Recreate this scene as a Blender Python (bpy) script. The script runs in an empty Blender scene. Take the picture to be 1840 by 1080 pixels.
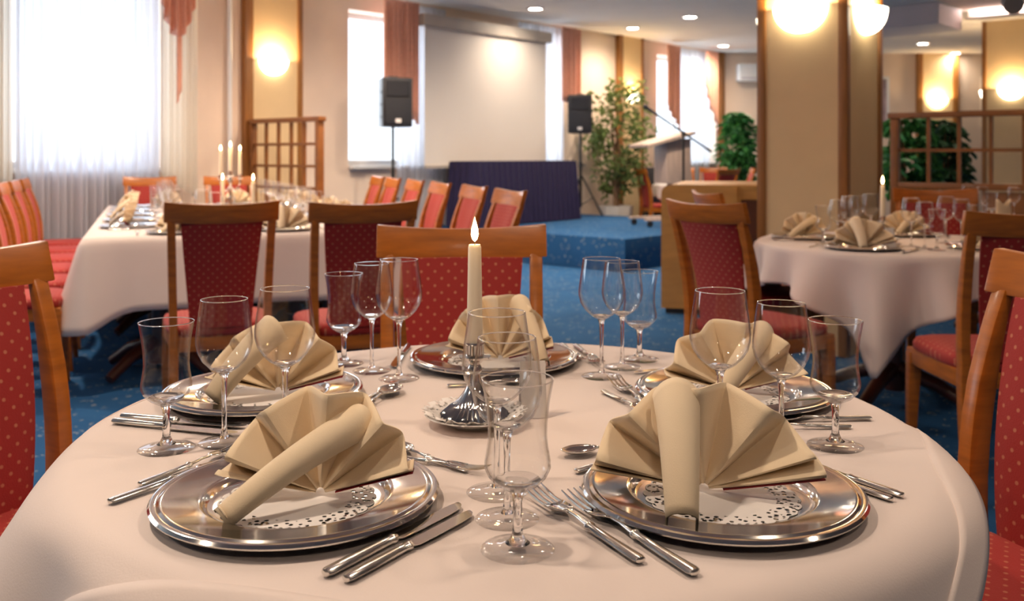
import bpy, bmesh, math, random
from mathutils import Vector, Matrix
random.seed(7)
PI = math.pi
sc = bpy.context.scene
C = sc.collection

# ---------------------------------------------------------------- camera
F, HY, CZ = 1700.0, 280.0, 1.157           # focal length and horizon row in pixels, camera height
cam = bpy.data.cameras.new('camera'); cam_o = bpy.data.objects.new('camera', cam); C.objects.link(cam_o)
cam.sensor_width = 36; cam.lens = 36 * F / 1840; cam.shift_y = (HY - 540) / 1840
cam_o.location = (0, 0, CZ); cam_o.rotation_euler = (PI/2, 0, 0)
cam.clip_start = 0.05; cam.clip_end = 200
cam.dof.use_dof = True; cam.dof.focus_distance = 1.22; cam.dof.aperture_fstop = 6.5
sc.camera = cam_o
# ---------------------------------------------------------------- world, exposure
W = bpy.data.worlds.new('world'); sc.world = W; W.use_nodes = True
W.node_tree.nodes['Background'].inputs[0].default_value = (0.80, 0.90, 1.0, 1)
W.node_tree.nodes['Background'].inputs[1].default_value = 1.25
vs = sc.view_settings
vs.view_transform = 'Standard'; vs.look = 'None'; vs.gamma = 1; vs.use_curve_mapping = False
vs.exposure = 0.85
cy = sc.cycles
cy.use_adaptive_sampling = True; cy.adaptive_threshold = .02
cy.max_bounces = 8; cy.diffuse_bounces = 4; cy.glossy_bounces = 5; cy.transmission_bounces = 8
cy.transparent_max_bounces = 32; cy.caustics_reflective = False; cy.caustics_refractive = False
cy.sample_clamp_indirect = 4.0; cy.sample_clamp_direct = 0
DOWNLIGHT_W = 64.0; SCONCE_W = 11.0; WINDOW_W = 17.0

# ---------------------------------------------------------------- room frame
AL = math.atan2(.7495, .662)
E1 = Vector((math.cos(AL), math.sin(AL))); E2 = Vector((math.sin(AL), -math.cos(AL)))
WB = -8.17; HC = 2.95
def R(a, b, z=0.0):
    p = E1 * a + E2 * b
    return Vector((p.x, p.y, z))
def a_px(px, b=WB):
    t = (px - 920) / F
    Y = b / (E2.x * t + E2.y)
    return Y * (E1.x * t + E1.y)
def at_z(px, py, z):                      # the point of height z seen at a pixel
    d = (CZ - z) * F / (py - HY)
    return Vector(((px - 920) / F * d, d, z))
def at_d(px, d, z=0.0):
    return Vector(((px - 920) / F * d, d, z))
for k_, (a_, z_, wid_) in enumerate([(a_px(150), 1.9, 1.9), (a_px(690), 1.9, 1.2), (a_px(968), 1.9, 1.0), (a_px(1232), 1.9, 1.4), (-0.5, 1.9, 2.2)]):
    li = bpy.data.lights.new('window_daylight', 'AREA'); li.shape = 'RECTANGLE'; li.size = wid_; li.size_y = 1.75
    li.energy = WINDOW_W * wid_; li.color = (0.80, 0.90, 1.0)
    lo = bpy.data.objects.new('window_daylight', li); C.objects.link(lo)
    lo.location = R(a_, WB - 0.55, z_); lo.rotation_euler = (PI/2, 0, AL + PI)

# ---------------------------------------------------------------- materials
M = {}
def _mat(name):
    m = bpy.data.materials.new(name); m.use_nodes = True
    M[name] = m
    return m, m.node_tree, m.node_tree.nodes['Principled BSDF']
def pm(name, col, rough=.6, metal=0., spec=.5, noise=None, bump=None, coat=0., sheen=0., stretch=None):
    m, nt, p = _mat(name)
    p.inputs['Base Color'].default_value = (*col, 1); p.inputs['Roughness'].default_value = rough
    p.inputs['Metallic'].default_value = metal; p.inputs['Specular IOR Level'].default_value = spec
    p.inputs['Coat Weight'].default_value = coat; p.inputs['Coat Roughness'].default_value = .15
    p.inputs['Sheen Weight'].default_value = sheen
    if noise or bump:
        tc = nt.nodes.new('ShaderNodeTexCoord'); mp = nt.nodes.new('ShaderNodeMapping')
        nt.links.new(tc.outputs['Object'], mp.inputs[0])
        if stretch: mp.inputs['Scale'].default_value = stretch
    if noise:
        n = nt.nodes.new('ShaderNodeTexNoise'); n.inputs['Scale'].default_value = noise[0]; n.inputs['Detail'].default_value = 5
        nt.links.new(mp.outputs[0], n.inputs['Vector'])
        r = nt.nodes.new('ShaderNodeValToRGB'); k = noise[1]
        r.color_ramp.elements[0].position = .3; r.color_ramp.elements[1].position = .7
        r.color_ramp.elements[0].color = (*[c * (1 - k) for c in col], 1); r.color_ramp.elements[1].color = (*[min(1, c * (1 + k)) for c in col], 1)
        nt.links.new(n.outputs[0], r.inputs[0]); nt.links.new(r.outputs[0], p.inputs['Base Color'])
    if bump:
        n = nt.nodes.new('ShaderNodeTexNoise'); n.inputs['Scale'].default_value = bump[0]; n.inputs['Detail'].default_value = 3
        nt.links.new(mp.outputs[0], n.inputs['Vector'])
        b = nt.nodes.new('ShaderNodeBump'); b.inputs['Strength'].default_value = bump[1]; b.inputs['Distance'].default_value = .01
        nt.links.new(n.outputs[0], b.inputs['Height']); nt.links.new(b.outputs[0], p.inputs['Normal'])
    return m
def emis(name, col, strength, base=(.9, .9, .9)):
    m, nt, p = _mat(name)
    p.inputs['Base Color'].default_value = (*base, 1); p.inputs['Emission Color'].default_value = (*col, 1); p.inputs['Emission Strength'].default_value = strength
    return m
def N(nt, t, **kw):
    n = nt.nodes.new(t)
    for k, v in kw.items():
        if k in n.inputs.keys(): n.inputs[k].default_value = v
        else: setattr(n, k, v)
    return n
def math_n(nt, op, a, b=None):
    n = nt.nodes.new('ShaderNodeMath'); n.operation = op
    for i, v in enumerate((a, b)):
        if v is None: continue
        if isinstance(v, (int, float)): n.inputs[i].default_value = v
        else: nt.links.new(v, n.inputs[i])
    return n.outputs[0]

pm('wood_chair', (.46, .135, .012), .36, noise=(9, .22), coat=.15, stretch=(1, 1, 6))
pm('wood_trim', (.30, .125, .030), .4, noise=(6, .2), stretch=(6, 6, .6))
pm('wood_dark', (.075, .020, .012), .35, noise=(9, .25), coat=.3)
pm('wood_counter', (.50, .27, .085), .5, noise=(4, .12), stretch=(1, 1, 5))
pm('wood_lattice', (.26, .095, .022), .4, noise=(6, .2))
pm('wood_lectern', (.60, .46, .38), .45, noise=(5, .12), stretch=(8, 8, .8))
pm('cloth_white', (.80, .69, .645), .85, noise=(5, .025), bump=(420, .06), sheen=.1)
pm('cloth_under', (.80, .77, .78), .8, bump=(300, .05))
pm('napkin', (.88, .71, .49), .8, noise=(14, .035), bump=(700, .08), sheen=.15)
pm('napkin_red', (.25, .008, .015), .8)
pm('paper_white', (.86, .82, .80), .8)
pm('porcelain', (.88, .85, .82), .12, coat=.5)
pm('silver', (.78, .76, .72), .10, metal=1.)
pm('silver_soft', (.74, .72, .68), .2, metal=1., bump=(60, .02))
pm('wax', (.92, .80, .62), .45)
pm('wick', (.03, .02, .02), .9)
pm('wall_paper', (.84, .68, .55), .85, noise=(2.2, .04), bump=(180, .12))
pm('wall_yellow', (.74, .55, .31), .8, noise=(2.5, .05), bump=(180, .1))
pm('white_paint', (.83, .83, .83), .5, noise=(6, .02))
pm('ceiling_paint', (.86, .83, .79), .9, noise=(3, .02))
pm('ceiling_pink', (.86, .66, .58), .9, noise=(3, .02))
pm('duct_grey', (.62, .60, .66), .6, noise=(3, .03))
pm('curtain_salmon', (.82, .43, .31), .85, noise=(30, .08), sheen=.2)
pm('screen_white', (.86, .80, .74), .8, noise=(3, .01))
pm('screen_case', (.50, .45, .40), .5, noise=(5, .05))
pm('black_plastic', (.028, .028, .034), .45, noise=(40, .2), bump=(90, .1))
pm('black_grille', (.018, .019, .026), .6, bump=(500, .4))
pm('black_metal', (.012, .012, .015), .35)
pm('chrome', (.8, .8, .82), .15, metal=1.)
pm('purple_cloth', (.017, .012, .058), .85, noise=(20, .1))
pm('planter', (.72, .66, .58), .6, noise=(8, .05))
pm('soil', (.05, .03, .02), .95, bump=(40, .6))
pm('bark', (.22, .13, .07), .9, noise=(20, .3), bump=(40, .5))
pm('leaf_ficus', (.20, .28, .075), .5, noise=(1.5, .4))
pm('leaf_green', (.06, .28, .075), .42, noise=(1.5, .35))
pm('leaf_dark', (.06, .18, .08), .45, noise=(1.5, .35))
pm('grey_metal', (.32, .32, .34), .4, metal=.6)
pm('picture_print', (.40, .30, .32), .6, noise=(5, .45))
pm('radiator', (.78, .76, .74), .5)
emis('flame', (1.0, .66, .28), 22.0)
emis('sconce_glass', (1.0, .86, .62), 4.5, (.9, .85, .75))
emis('downlight_glow', (1.0, .88, .72), 50.0)

def fabric(name, base, dot, axes, scale=41., thr=.15, back=False):
    m, nt, p = _mat(name)
    tc = N(nt, 'ShaderNodeTexCoord'); sep = N(nt, 'ShaderNodeSeparateXYZ'); nt.links.new(tc.outputs['Object'], sep.inputs[0])
    cmb = N(nt, 'ShaderNodeCombineXYZ')
    nt.links.new(sep.outputs[axes[0]], cmb.inputs[0]); nt.links.new(sep.outputs[axes[1]], cmb.inputs[1])
    mp = N(nt, 'ShaderNodeMapping'); mp.inputs['Rotation'].default_value = (0, 0, PI/4); mp.inputs['Scale'].default_value = (scale,) * 3
    nt.links.new(cmb.outputs[0], mp.inputs[0])
    v = N(nt, 'ShaderNodeTexVoronoi'); v.voronoi_dimensions = '2D'; v.inputs['Randomness'].default_value = 0; v.inputs['Scale'].default_value = 1
    nt.links.new(mp.outputs[0], v.inputs['Vector'])
    r = N(nt, 'ShaderNodeValToRGB'); r.color_ramp.elements[0].position = thr * .7; r.color_ramp.elements[1].position = thr * 1.2
    r.color_ramp.elements[0].color = (*dot, 1); r.color_ramp.elements[1].color = (*base, 1)
    nt.links.new(v.outputs['Distance'], r.inputs[0]); nt.links.new(r.outputs[0], p.inputs['Base Color'])
    p.inputs['Roughness'].default_value = .75; p.inputs['Sheen Weight'].default_value = .25; p.inputs['Sheen Tint'].default_value = (1, .45, .4, 1)
    n = N(nt, 'ShaderNodeTexNoise', Scale=350.); b = N(nt, 'ShaderNodeBump', Strength=.15, Distance=.005)
    nt.links.new(tc.outputs['Object'], n.inputs['Vector']); nt.links.new(n.outputs[0], b.inputs['Height']); nt.links.new(b.outputs[0], p.inputs['Normal'])
fabric('fabric_back', (.36, .018, .014), (.54, .17, .09), (0, 2))
fabric('fabric_seat', (.38, .018, .014), (.54, .17, .09), (0, 1))

def carpet():
    m, nt, p = _mat('carpet')
    tc = N(nt, 'ShaderNodeTexCoord')
    n1 = N(nt, 'ShaderNodeTexNoise', Scale=3., Detail=4.); n2 = N(nt, 'ShaderNodeTexNoise', Scale=160., Detail=2.)
    v = N(nt, 'ShaderNodeTexVoronoi', Scale=15.); v.voronoi_dimensions = '3D'
    w = N(nt, 'ShaderNodeTexNoise', Scale=30., Detail=3.)
    for n in (n1, n2, v, w): nt.links.new(tc.outputs['Object'], n.inputs['Vector'])
    # small pale crescents: a thin ring of each voronoi cell broken up by noise
    d = math_n(nt, 'ABSOLUTE', math_n(nt, 'SUBTRACT', v.outputs['Distance'], .28))
    ring = math_n(nt, 'LESS_THAN', d, .05); br = math_n(nt, 'GREATER_THAN', w.outputs[0], .53)
    mask = math_n(nt, 'MULTIPLY', ring, br)
    r = N(nt, 'ShaderNodeValToRGB'); r.color_ramp.elements[0].color = (.016, .078, .20, 1); r.color_ramp.elements[1].color = (.030, .125, .30, 1)
    nt.links.new(n1.outputs[0], r.inputs[0])
    mx = N(nt, 'ShaderNodeMixRGB'); nt.links.new(math_n(nt, 'MULTIPLY', mask, .8), mx.inputs[0]); nt.links.new(r.outputs[0], mx.inputs[1]); mx.inputs[2].default_value = (.30, .33, .36, 1)
    nt.links.new(mx.outputs[0], p.inputs['Base Color']); p.inputs['Roughness'].default_value = .95; p.inputs['Specular IOR Level'].default_value = .15
    b = N(nt, 'ShaderNodeBump', Strength=.5, Distance=.01); nt.links.new(n2.outputs[0], b.inputs['Height']); nt.links.new(b.outputs[0], p.inputs['Normal'])
carpet()

def glass_thin():
    m, nt, p = _mat('glass_thin'); out = nt.nodes['Material Output']; nt.nodes.remove(p)
    lw = N(nt, 'ShaderNodeLayerWeight'); lw.inputs[0].default_value = .5
    f5 = math_n(nt, 'POWER', lw.outputs['Facing'], 4.0)
    fac = math_n(nt, 'MINIMUM', math_n(nt, 'ADD', math_n(nt, 'MULTIPLY', f5, .9), .026), 1.0)
    cr = N(nt, 'ShaderNodeValToRGB'); cr.color_ramp.elements[0].color = (.992, .992, .99, 1); cr.color_ramp.elements[1].color = (.70, .70, .72, 1)
    cr.color_ramp.elements[0].position = .72; cr.color_ramp.elements[1].position = 1.0
    nt.links.new(lw.outputs['Facing'], cr.inputs[0])
    tr = N(nt, 'ShaderNodeBsdfTransparent'); nt.links.new(cr.outputs[0], tr.inputs[0])
    gl = N(nt, 'ShaderNodeBsdfGlossy'); gl.inputs['Roughness'].default_value = .0
    mx = N(nt, 'ShaderNodeMixShader'); nt.links.new(fac, mx.inputs[0]); nt.links.new(tr.outputs[0], mx.inputs[1]); nt.links.new(gl.outputs[0], mx.inputs[2])
    nt.links.new(mx.outputs[0], out.inputs[0])
    m, nt, p = _mat('glass_solid')
    p.inputs['Base Color'].default_value = (1, 1, 1, 1); p.inputs['Roughness'].default_value = 0; p.inputs['IOR'].default_value = 1.48; p.inputs['Transmission Weight'].default_value = 1
    m, nt, p = _mat('window_glass'); out = nt.nodes['Material Output']; nt.nodes.remove(p)
    tr = N(nt, 'ShaderNodeBsdfTransparent'); gl = N(nt, 'ShaderNodeBsdfGlossy'); gl.inputs['Roughness'].default_value = .02
    mx = N(nt, 'ShaderNodeMixShader'); mx.inputs[0].default_value = .06; nt.links.new(tr.outputs[0], mx.inputs[1]); nt.links.new(gl.outputs[0], mx.inputs[2]); nt.links.new(mx.outputs[0], out.inputs[0])
glass_thin()
def sheer(name, col, clear):
    m, nt, p = _mat(name); out = nt.nodes['Material Output']; nt.nodes.remove(p)
    tr = N(nt, 'ShaderNodeBsdfTransparent'); tl = N(nt, 'ShaderNodeBsdfTranslucent'); df = N(nt, 'ShaderNodeBsdfDiffuse')
    tl.inputs[0].default_value = (*col, 1); df.inputs[0].default_value = (*col, 1)
    tc = N(nt, 'ShaderNodeTexCoord'); n = N(nt, 'ShaderNodeTexNoise', Scale=60.); nt.links.new(tc.outputs['Object'], n.inputs['Vector'])
    a = N(nt, 'ShaderNodeMixShader'); a.inputs[0].default_value = .45; nt.links.new(tl.outputs[0], a.inputs[1]); nt.links.new(df.outputs[0], a.inputs[2])
    lw = N(nt, 'ShaderNodeLayerWeight'); lw.inputs[0].default_value = .5
    see = math_n(nt, 'MULTIPLY', math_n(nt, 'SUBTRACT', 1.0, math_n(nt, 'POWER', lw.outputs['Facing'], 1.5)), clear)
    b = N(nt, 'ShaderNodeMixShader'); nt.links.new(math_n(nt, 'ADD', math_n(nt, 'MULTIPLY', n.outputs[0], .04), math_n(nt, 'SUBTRACT', see, .02)), b.inputs[0]); b.inputs[0].default_value = clear
    nt.links.new(a.outputs[0], b.inputs[1]); nt.links.new(tr.outputs[0], b.inputs[2]); nt.links.new(b.outputs[0], out.inputs[0])
sheer('sheer', (.76, .78, .84), .09)
sheer('sheer_cream', (.86, .82, .74), .12)
def doily():
    m, nt, p = _mat('doily_paper'); out = nt.nodes['Material Output']
    p.inputs['Base Color'].default_value = (.88, .84, .82, 1); p.inputs['Roughness'].default_value = .8
    tc = N(nt, 'ShaderNodeTexCoord'); ln = N(nt, 'ShaderNodeVectorMath'); ln.operation = 'LENGTH'
    nt.links.new(tc.outputs['Object'], ln.inputs[0])
    v = N(nt, 'ShaderNodeTexVoronoi', Scale=150.); v.inputs['Randomness'].default_value = .8; nt.links.new(tc.outputs['Object'], v.inputs['Vector'])
    hole = math_n(nt, 'LESS_THAN', v.outputs['Distance'], .42)
    band = math_n(nt, 'MULTIPLY', math_n(nt, 'GREATER_THAN', ln.outputs['Value'], .063), math_n(nt, 'LESS_THAN', ln.outputs['Value'], .0885))
    tr = N(nt, 'ShaderNodeBsdfTransparent'); mx = N(nt, 'ShaderNodeMixShader')
    nt.links.new(math_n(nt, 'MULTIPLY', hole, band), mx.inputs[0]); nt.links.new(p.outputs[0], mx.inputs[1]); nt.links.new(tr.outputs[0], mx.inputs[2])
    nt.links.new(mx.outputs[0], out.inputs[0])
doily()

# ---------------------------------------------------------------- mesh helpers
class MB:
    def __init__(s): s.v = []; s.f = []
    def add(s, vs, fs):
        o = len(s.v); s.v += [tuple(v) for v in vs]; s.f += [tuple(i + o for i in f) for f in fs]; return s
    def box(s, x0, x1, y0, y1, z0, z1, mtx=None):
        vs = [Vector((x, y, z)) for z in (z0, z1) for y in (y0, y1) for x in (x0, x1)]
        if mtx: vs = [mtx @ v for v in vs]
        return s.add(vs, [(0, 2, 3, 1), (4, 5, 7, 6), (0, 1, 5, 4), (2, 6, 7, 3), (0, 4, 6, 2), (1, 3, 7, 5)])
    def lathe(s, prof, n=32, c=(0, 0, 0), a0=0., a1=2*PI):
        full = abs(a1 - a0 - 2*PI) < 1e-6; m = n if full else n + 1
        vs, fs = [], []
        for r, z in prof:
            for i in range(m):
                a = a0 + (a1 - a0) * i / n
                vs.append((c[0] + r * math.cos(a), c[1] + r * math.sin(a), c[2] + z))
        for j in range(len(prof) - 1):
            for i in range(n):
                k = (i + 1) % m if full else i + 1
                fs.append((j*m + i, j*m + k, (j+1)*m + k, (j+1)*m + i))
        return s.add(vs, fs)
    def tube(s, pts, rad, n=8, cap=True, flat=1.0):
        pts = [Vector(p) for p in pts]
        rads = rad if isinstance(rad, (list, tuple)) else [rad] * len(pts)
        vs, fs = [], []; up = Vector((0, 0, 1))
        for i, p in enumerate(pts):
            t = (pts[min(i+1, len(pts)-1)] - pts[max(i-1, 0)]).normalized()
            ref = up if abs(t.dot(up)) < .95 else Vector((1, 0, 0))
            u = t.cross(ref).normalized(); w = u.cross(t)
            for k in range(n):
                a = 2*PI*k/n; vs.append(p + u * math.cos(a) * rads[i] + w * math.sin(a) * rads[i] * flat)
        for i in range(len(pts) - 1):
            for k in range(n): fs.append((i*n + k, i*n + (k+1) % n, (i+1)*n + (k+1) % n, (i+1)*n + k))
        if cap: fs.append(tuple(range(n))[::-1]); fs.append(tuple((len(pts)-1)*n + k for k in range(n)))
        return s.add(vs, fs)
    def sweep(s, secs):                     # closed cross-sections of equal length
        n = len(secs[0]); vs = [p for q in secs for p in q]; fs = []
        for i in range(len(secs) - 1):
            for k in range(n): fs.append((i*n + k, i*n + (k+1) % n, (i+1)*n + (k+1) % n, (i+1)*n + k))
        fs.append(tuple(range(n))[::-1]); fs.append(tuple((len(secs)-1)*n + k for k in range(n)))
        return s.add(vs, fs)
    def grid(s, rows):                      # open grid of points
        m = len(rows[0]); vs = [p for r in rows for p in r]; fs = []
        for i in range(len(rows) - 1):
            for k in range(m - 1): fs.append((i*m + k, i*m + k + 1, (i+1)*m + k + 1, (i+1)*m + k))
        return s.add(vs, fs)
    def build(s, name, mat, parent=None, smooth=40, bevel=0., solid=0., weld=True):
        me = bpy.data.meshes.new(name); me.from_pydata(s.v, [], s.f)
        bm = bmesh.new(); bm.from_mesh(me)
        if weld: bmesh.ops.remove_doubles(bm, verts=bm.verts, dist=1e-6)
        if solid == 0: bmesh.ops.recalc_face_normals(bm, faces=bm.faces)
        if bevel:
            es = [e for e in bm.edges if len(e.link_faces) == 2 and e.calc_face_angle(0) > .6]
            bmesh.ops.bevel(bm, geom=es, offset=bevel, segments=2, profile=.6, affect='EDGES', clamp_overlap=True)
        bm.to_mesh(me); bm.free()
        if smooth:
            me.shade_smooth(); me.set_sharp_from_angle(angle=math.radians(smooth))
        me.materials.append(M[mat])
        o = bpy.data.objects.new(name, me); C.objects.link(o); o.parent = parent
        if solid:
            sd = o.modifiers.new('thickness', 'SOLIDIFY'); sd.thickness = solid; sd.offset = 0
        return o
def tag(o, label, cat, group=None):
    o['label'] = label; o['category'] = cat
    if group: o['group'] = group
    return o
def thing(name, label, cat, loc=(0, 0, 0), rz=0., group=None):
    o = bpy.data.objects.new(name, None); C.objects.link(o); o.empty_display_size = .1
    o.location = loc; o.rotation_euler = (0, 0, rz)
    return tag(o, label, cat, group)
def struct(o): o['kind'] = 'structure'; return o
def sroot(name, loc=(0, 0, 0), rz=0.):
    o = bpy.data.objects.new(name, None); C.objects.link(o); o.location = loc; o.rotation_euler = (0, 0, rz); return struct(o)
def copy_tree(o, parent=None):
    c = o.copy(); C.objects.link(c); c.parent = parent
    for ch in list(o.children): copy_tree(ch, c)
    return c
def dup(o, loc, rz, label, group=None, scale=None):
    c = copy_tree(o); c.location = loc; c.rotation_euler = (0, 0, rz); c['label'] = label
    if group: c['group'] = group
    elif 'group' in c: del c['group']
    if scale: c.scale = (scale,) * 3
    return c
class Proto:
    """first use hands out the original, later uses copies"""
    def __init__(s, root): s.root = root; s.used = False
    def put(s, loc, rz, label, group=None, scale=None):
        if not s.used:
            s.used = True; o = s.root; o.location = loc; o.rotation_euler = (0, 0, rz); o['label'] = label
            if group: o['group'] = group
            if scale: o.scale = (scale,) * 3
            return o
        return dup(s.root, loc, rz, label, group, scale)
ORD = ['first', 'second', 'third', 'fourth', 'fifth', 'sixth', 'seventh', 'eighth']
def light(name, kind, loc, energy, col, parent=None, **kw):
    l = bpy.data.lights.new(name, kind); l.energy = energy; l.color = col
    for k, v in kw.items(): setattr(l, k, v)
    o = bpy.data.objects.new(name, l); C.objects.link(o); o.location = loc; o.parent = parent
    return o

# ================================================================= the setting
A0, A1, B1 = -5.6, a_px(1300), 7.2
far_c = R(A1, WB); far_dir = Vector((1, .03)).normalized()
# floor / ceiling
MB().add([R(-7, -9.2), R(26, -9.2), R(26, 9), R(-7, 9)], [(0, 1, 2, 3)]).build('floor', 'carpet', smooth=0)
struct(bpy.data.objects['floor'])
o = MB().add([R(-7, -9.2, HC), R(26, -9.2, HC), R(26, 9, HC), R(-7, 9, HC)] + [R(-7, -9.2, HC+.2), R(26, -9.2, HC+.2), R(26, 9, HC+.2), R(-7, 9, HC+.2)],
             [(0, 1, 2, 3), (4, 7, 6, 5), (0, 4, 5, 1), (1, 5, 6, 2), (2, 6, 7, 3), (3, 7, 4, 0)]).build('ceiling', 'ceiling_paint', smooth=0); struct(o)
# window wall with openings
ZS, ZT = 1.05, 2.76
wins = [(a_px(12), a_px(288)), (a_px(626), a_px(752)), (a_px(932), a_px(1008)), (a_px(1180), a_px(1286)), (-1.7, .7)]
wins_s = sorted(wins)
mb = MB()
def rb(mb, a0, a1, b0, b1, z0, z1):
    vs = [R(a, b, z) for z in (z0, z1) for b in (b0, b1) for a in (a0, a1)]
    mb.add(vs, [(0, 2, 3, 1), (4, 5, 7, 6), (0, 1, 5, 4), (2, 6, 7, 3), (0, 4, 6, 2), (1, 3, 7, 5)])
cur = A0
for (p, q) in wins_s:
    rb(mb, cur, p, WB - .32, WB, 0, HC); rb(mb, p, q, WB - .32, WB, 0, ZS); rb(mb, p, q, WB - .32, WB, ZT, HC); cur = q
rb(mb, cur, A1 + .4, WB - .32, WB, 0, HC)
struct(mb.build('wall_left', 'wall_paper', smooth=0))
for i, (p, q) in enumerate(wins):
    w = sroot('window_%d' % (i + 1), R((p + q) / 2, WB - .25, ZS), AL)       # local x along the wall, y outward
    L = (q - p) / 2; H = ZT - ZS
    fr = MB(); t = .06
    fr.box(-L, L, 0, .06, 0, t); fr.box(-L, L, 0, .06, H - t, H); fr.box(-L, -L + t, 0, .06, 0, H); fr.box(L - t, L, 0, .06, 0, H)
    fr.build('window_frame', 'white_paint', w, bevel=.004)
    nb = max(1, round(2 * L / 1.0))
    for k in range(1, nb):
        x = -L + 2 * L * k / nb
        MB().box(x - .03, x + .03, .002, .058, t, H - t).build('mullion', 'white_paint', w, bevel=.004)
    for k in range(nb):
        xa = -L + t + (2 * L - 2 * t) * k / nb; xb = -L + t + (2 * L - 2 * t) * (k + 1) / nb
        MB().box(xa, xb, .027, .033, t, H - t).build('pane', 'window_glass', w, smooth=0)
    MB().box(-L - .0, L + .0, -.34, 0, -.035, 0).build('window_sill', 'white_paint', w, bevel=.006)
# other walls
def wall_seg(name, p, q, h=HC, th=.2):
    p, q = Vector(p[:2]), Vector(q[:2]); d = (q - p).normalized(); n = Vector((d.y, -d.x)) * th
    vs = [(*v, z) for z in (0, h) for v in (p, q, q + n, p + n)]
    return struct(MB().add(vs, [(0, 1, 2, 3), (4, 7, 6, 5), (0, 4, 5, 1), (1, 5, 6, 2), (2, 6, 7, 3), (3, 7, 4, 0)]).build(name, 'wall_paper', smooth=0))
tt = (B1 - far_c.to_2d().dot(E2)) / far_dir.dot(E2)
far_end = far_c.to_2d() + far_dir * tt
wall_seg('wall_back', far_end, far_c)
wall_seg('wall_right', R(A0, B1), far_end)
wall_seg('wall_front', R(A0, WB), R(A0, B1))
# skirting along the window wall
mb = MB(); rb(mb, A0, A1, WB, WB + .02, 0, .09); struct(mb.build('baseboard_left', 'wood_trim', smooth=0))

# pilasters on the window wall
def pilaster(name, a0, a1, proud=.07, b=WB):
    r = sroot(name, R((a0 + a1) / 2, b, 0), AL); L = (a1 - a0) / 2
    MB().box(-L, L, -proud, 0, 0, HC).build('panel', 'wall_yellow', r, smooth=0)
    for s in (-1, 1):
        MB().box(s*L - (.09 if s < 0 else .0), s*L + (.0 if s < 0 else .06), -proud - .015, 0, 0, HC).build('trim_strip', 'wood_trim', r, bevel=.004)
    return r
pilaster('wall_pilaster_1', a_px(447), a_px(527))
pilaster('wall_pilaster_2', a_px(1112), a_px(1145))
mb = MB(); rb(mb, a_px(1291), a_px(1298), WB, WB + .05, 0, HC); struct(mb.build('trim_1', 'wood_trim', smooth=0))
# pilaster on the back wall (right) with its two wood strips
def far_pt(px):
    t = (px - 920) / F; k = far_dir.y / far_dir.x
    Y = (far_c.y - k * far_c.x) / (1 - k * t); return Vector((t * Y, Y, 0))
fa = math.atan2(far_dir.y, far_dir.x)
p0, p1 = far_pt(1650), far_pt(1714)
pr = sroot('wall_pilaster_3', (p0 + p1) / 2, fa); L = (p1 - p0).length / 2
MB().box(-L, L, -.06, 0, 0, HC).build('panel', 'wall_yellow', pr, smooth=0)
for s in (-1, 1): MB().box(s*L - .05, s*L + .05, -.08, 0, 0, HC).build('trim_strip', 'wood_trim', pr, bevel=.004)

# free-standing pillars: yellow faces framed by corner posts
def pillar(name, corner, w=.56):
    # local x along e1, local y along -e2; corner = nearest corner (x=0,y=0)
    r = sroot(name, (corner[0], corner[1], 0), AL)
    MB().box(.012, w - .012, .012, w - .012, 0, HC).build('panel', 'wall_yellow', r, smooth=0)
    t = .055
    for (x, y) in ((0, 0), (w - t, 0), (0, w - t), (w - t, w - t)):
        MB().box(x, x + t, y, y + t, 0, HC).build('corner_post', 'wood_trim', r, bevel=.006)
    return r
PC = at_d(1522, 5.4); pillar('wall_pillar_1', PC)
P2 = at_d(1872, 12.2); pillar('wall_pillar_2', P2, .72)

# ceiling features
o = MB(); rb(o, -4.5, 12.45, -3.5, 7.0, HC - .015, HC - .001); struct(o.build('ceiling_panel', 'ceiling_pink', smooth=0))
o = MB(); c_ = at_d(1686, 11.0); ca, cb = c_.to_2d().dot(E1), c_.to_2d().dot(E2)
rb(o, ca, ca + .9, cb - 1.6, cb, 2.70, HC); struct(o.build('ceiling_duct', 'duct_grey', smooth=0, bevel=.01))

cv = sroot('ceiling_cove', R(12.46, cb + .05, 0), AL - PI/2)          # ledge with a hidden strip lamp washing the pink ceiling
MB().box(0, 4.2, -.10, .06, 2.835, 2.85).build('ledge', 'ceiling_paint', cv, smooth=0); MB().box(0, 4.2, .05, .06, 2.85, HC).build('fascia', 'ceiling_paint', cv, smooth=0)
l = light('cove_lamp', 'AREA', (2.1, -.02, 2.865), 26.0, (1.0, .80, .72), cv, shape='RECTANGLE', size=4.0, size_y=.05); l.rotation_euler = (PI, 0, 0)

# stage
SA0, SA1, SB = 7.79, 10.75, -5.38; SZ = .33
st = sroot('stage_platform', R(SA0, SB, 0), AL)
MB().box(0, SA1 - SA0, 0, SB - WB, 0, SZ).build('stage_block', 'carpet', st, bevel=.012)

# ---------------------------------------------------------------- downlights
def downlight(px, py, label, on=True, pos=None, w=None):
    if pos is None:
        d = (HC - CZ) * F / (HY - py); pos = ((px - 920) / F * d, d)
    t = thing('ceiling_downlight', label, 'ceiling light', (pos[0], pos[1], HC), 0, 'recessed ceiling downlights')
    MB().lathe([(.075, -.001), (.115, -.001), (.118, -.008), (.10, -.014), (.08, -.012), (.075, -.001)], 28).build('trim_ring', 'white_paint', t)
    MB().lathe([(0, -.004), (.078, -.004)], 24).build('lamp_disc', 'downlight_glow', t)
    l = light('downlight_lamp', 'SPOT', (0, 0, -.03), w or DOWNLIGHT_W, (1.0, .79, .60), t, spot_size=math.radians(160), spot_blend=.9, shadow_soft_size=.08)
    return t
downlight(962, 15, 'recessed downlight above the projection screen, nearest one in the left ceiling', w=42)
downlight(1137, 50, 'recessed downlight above the ficus tree at the stage', w=85)
downlight(1300, 82, 'farthest recessed downlight of the left ceiling, near the corner curtain')
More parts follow.
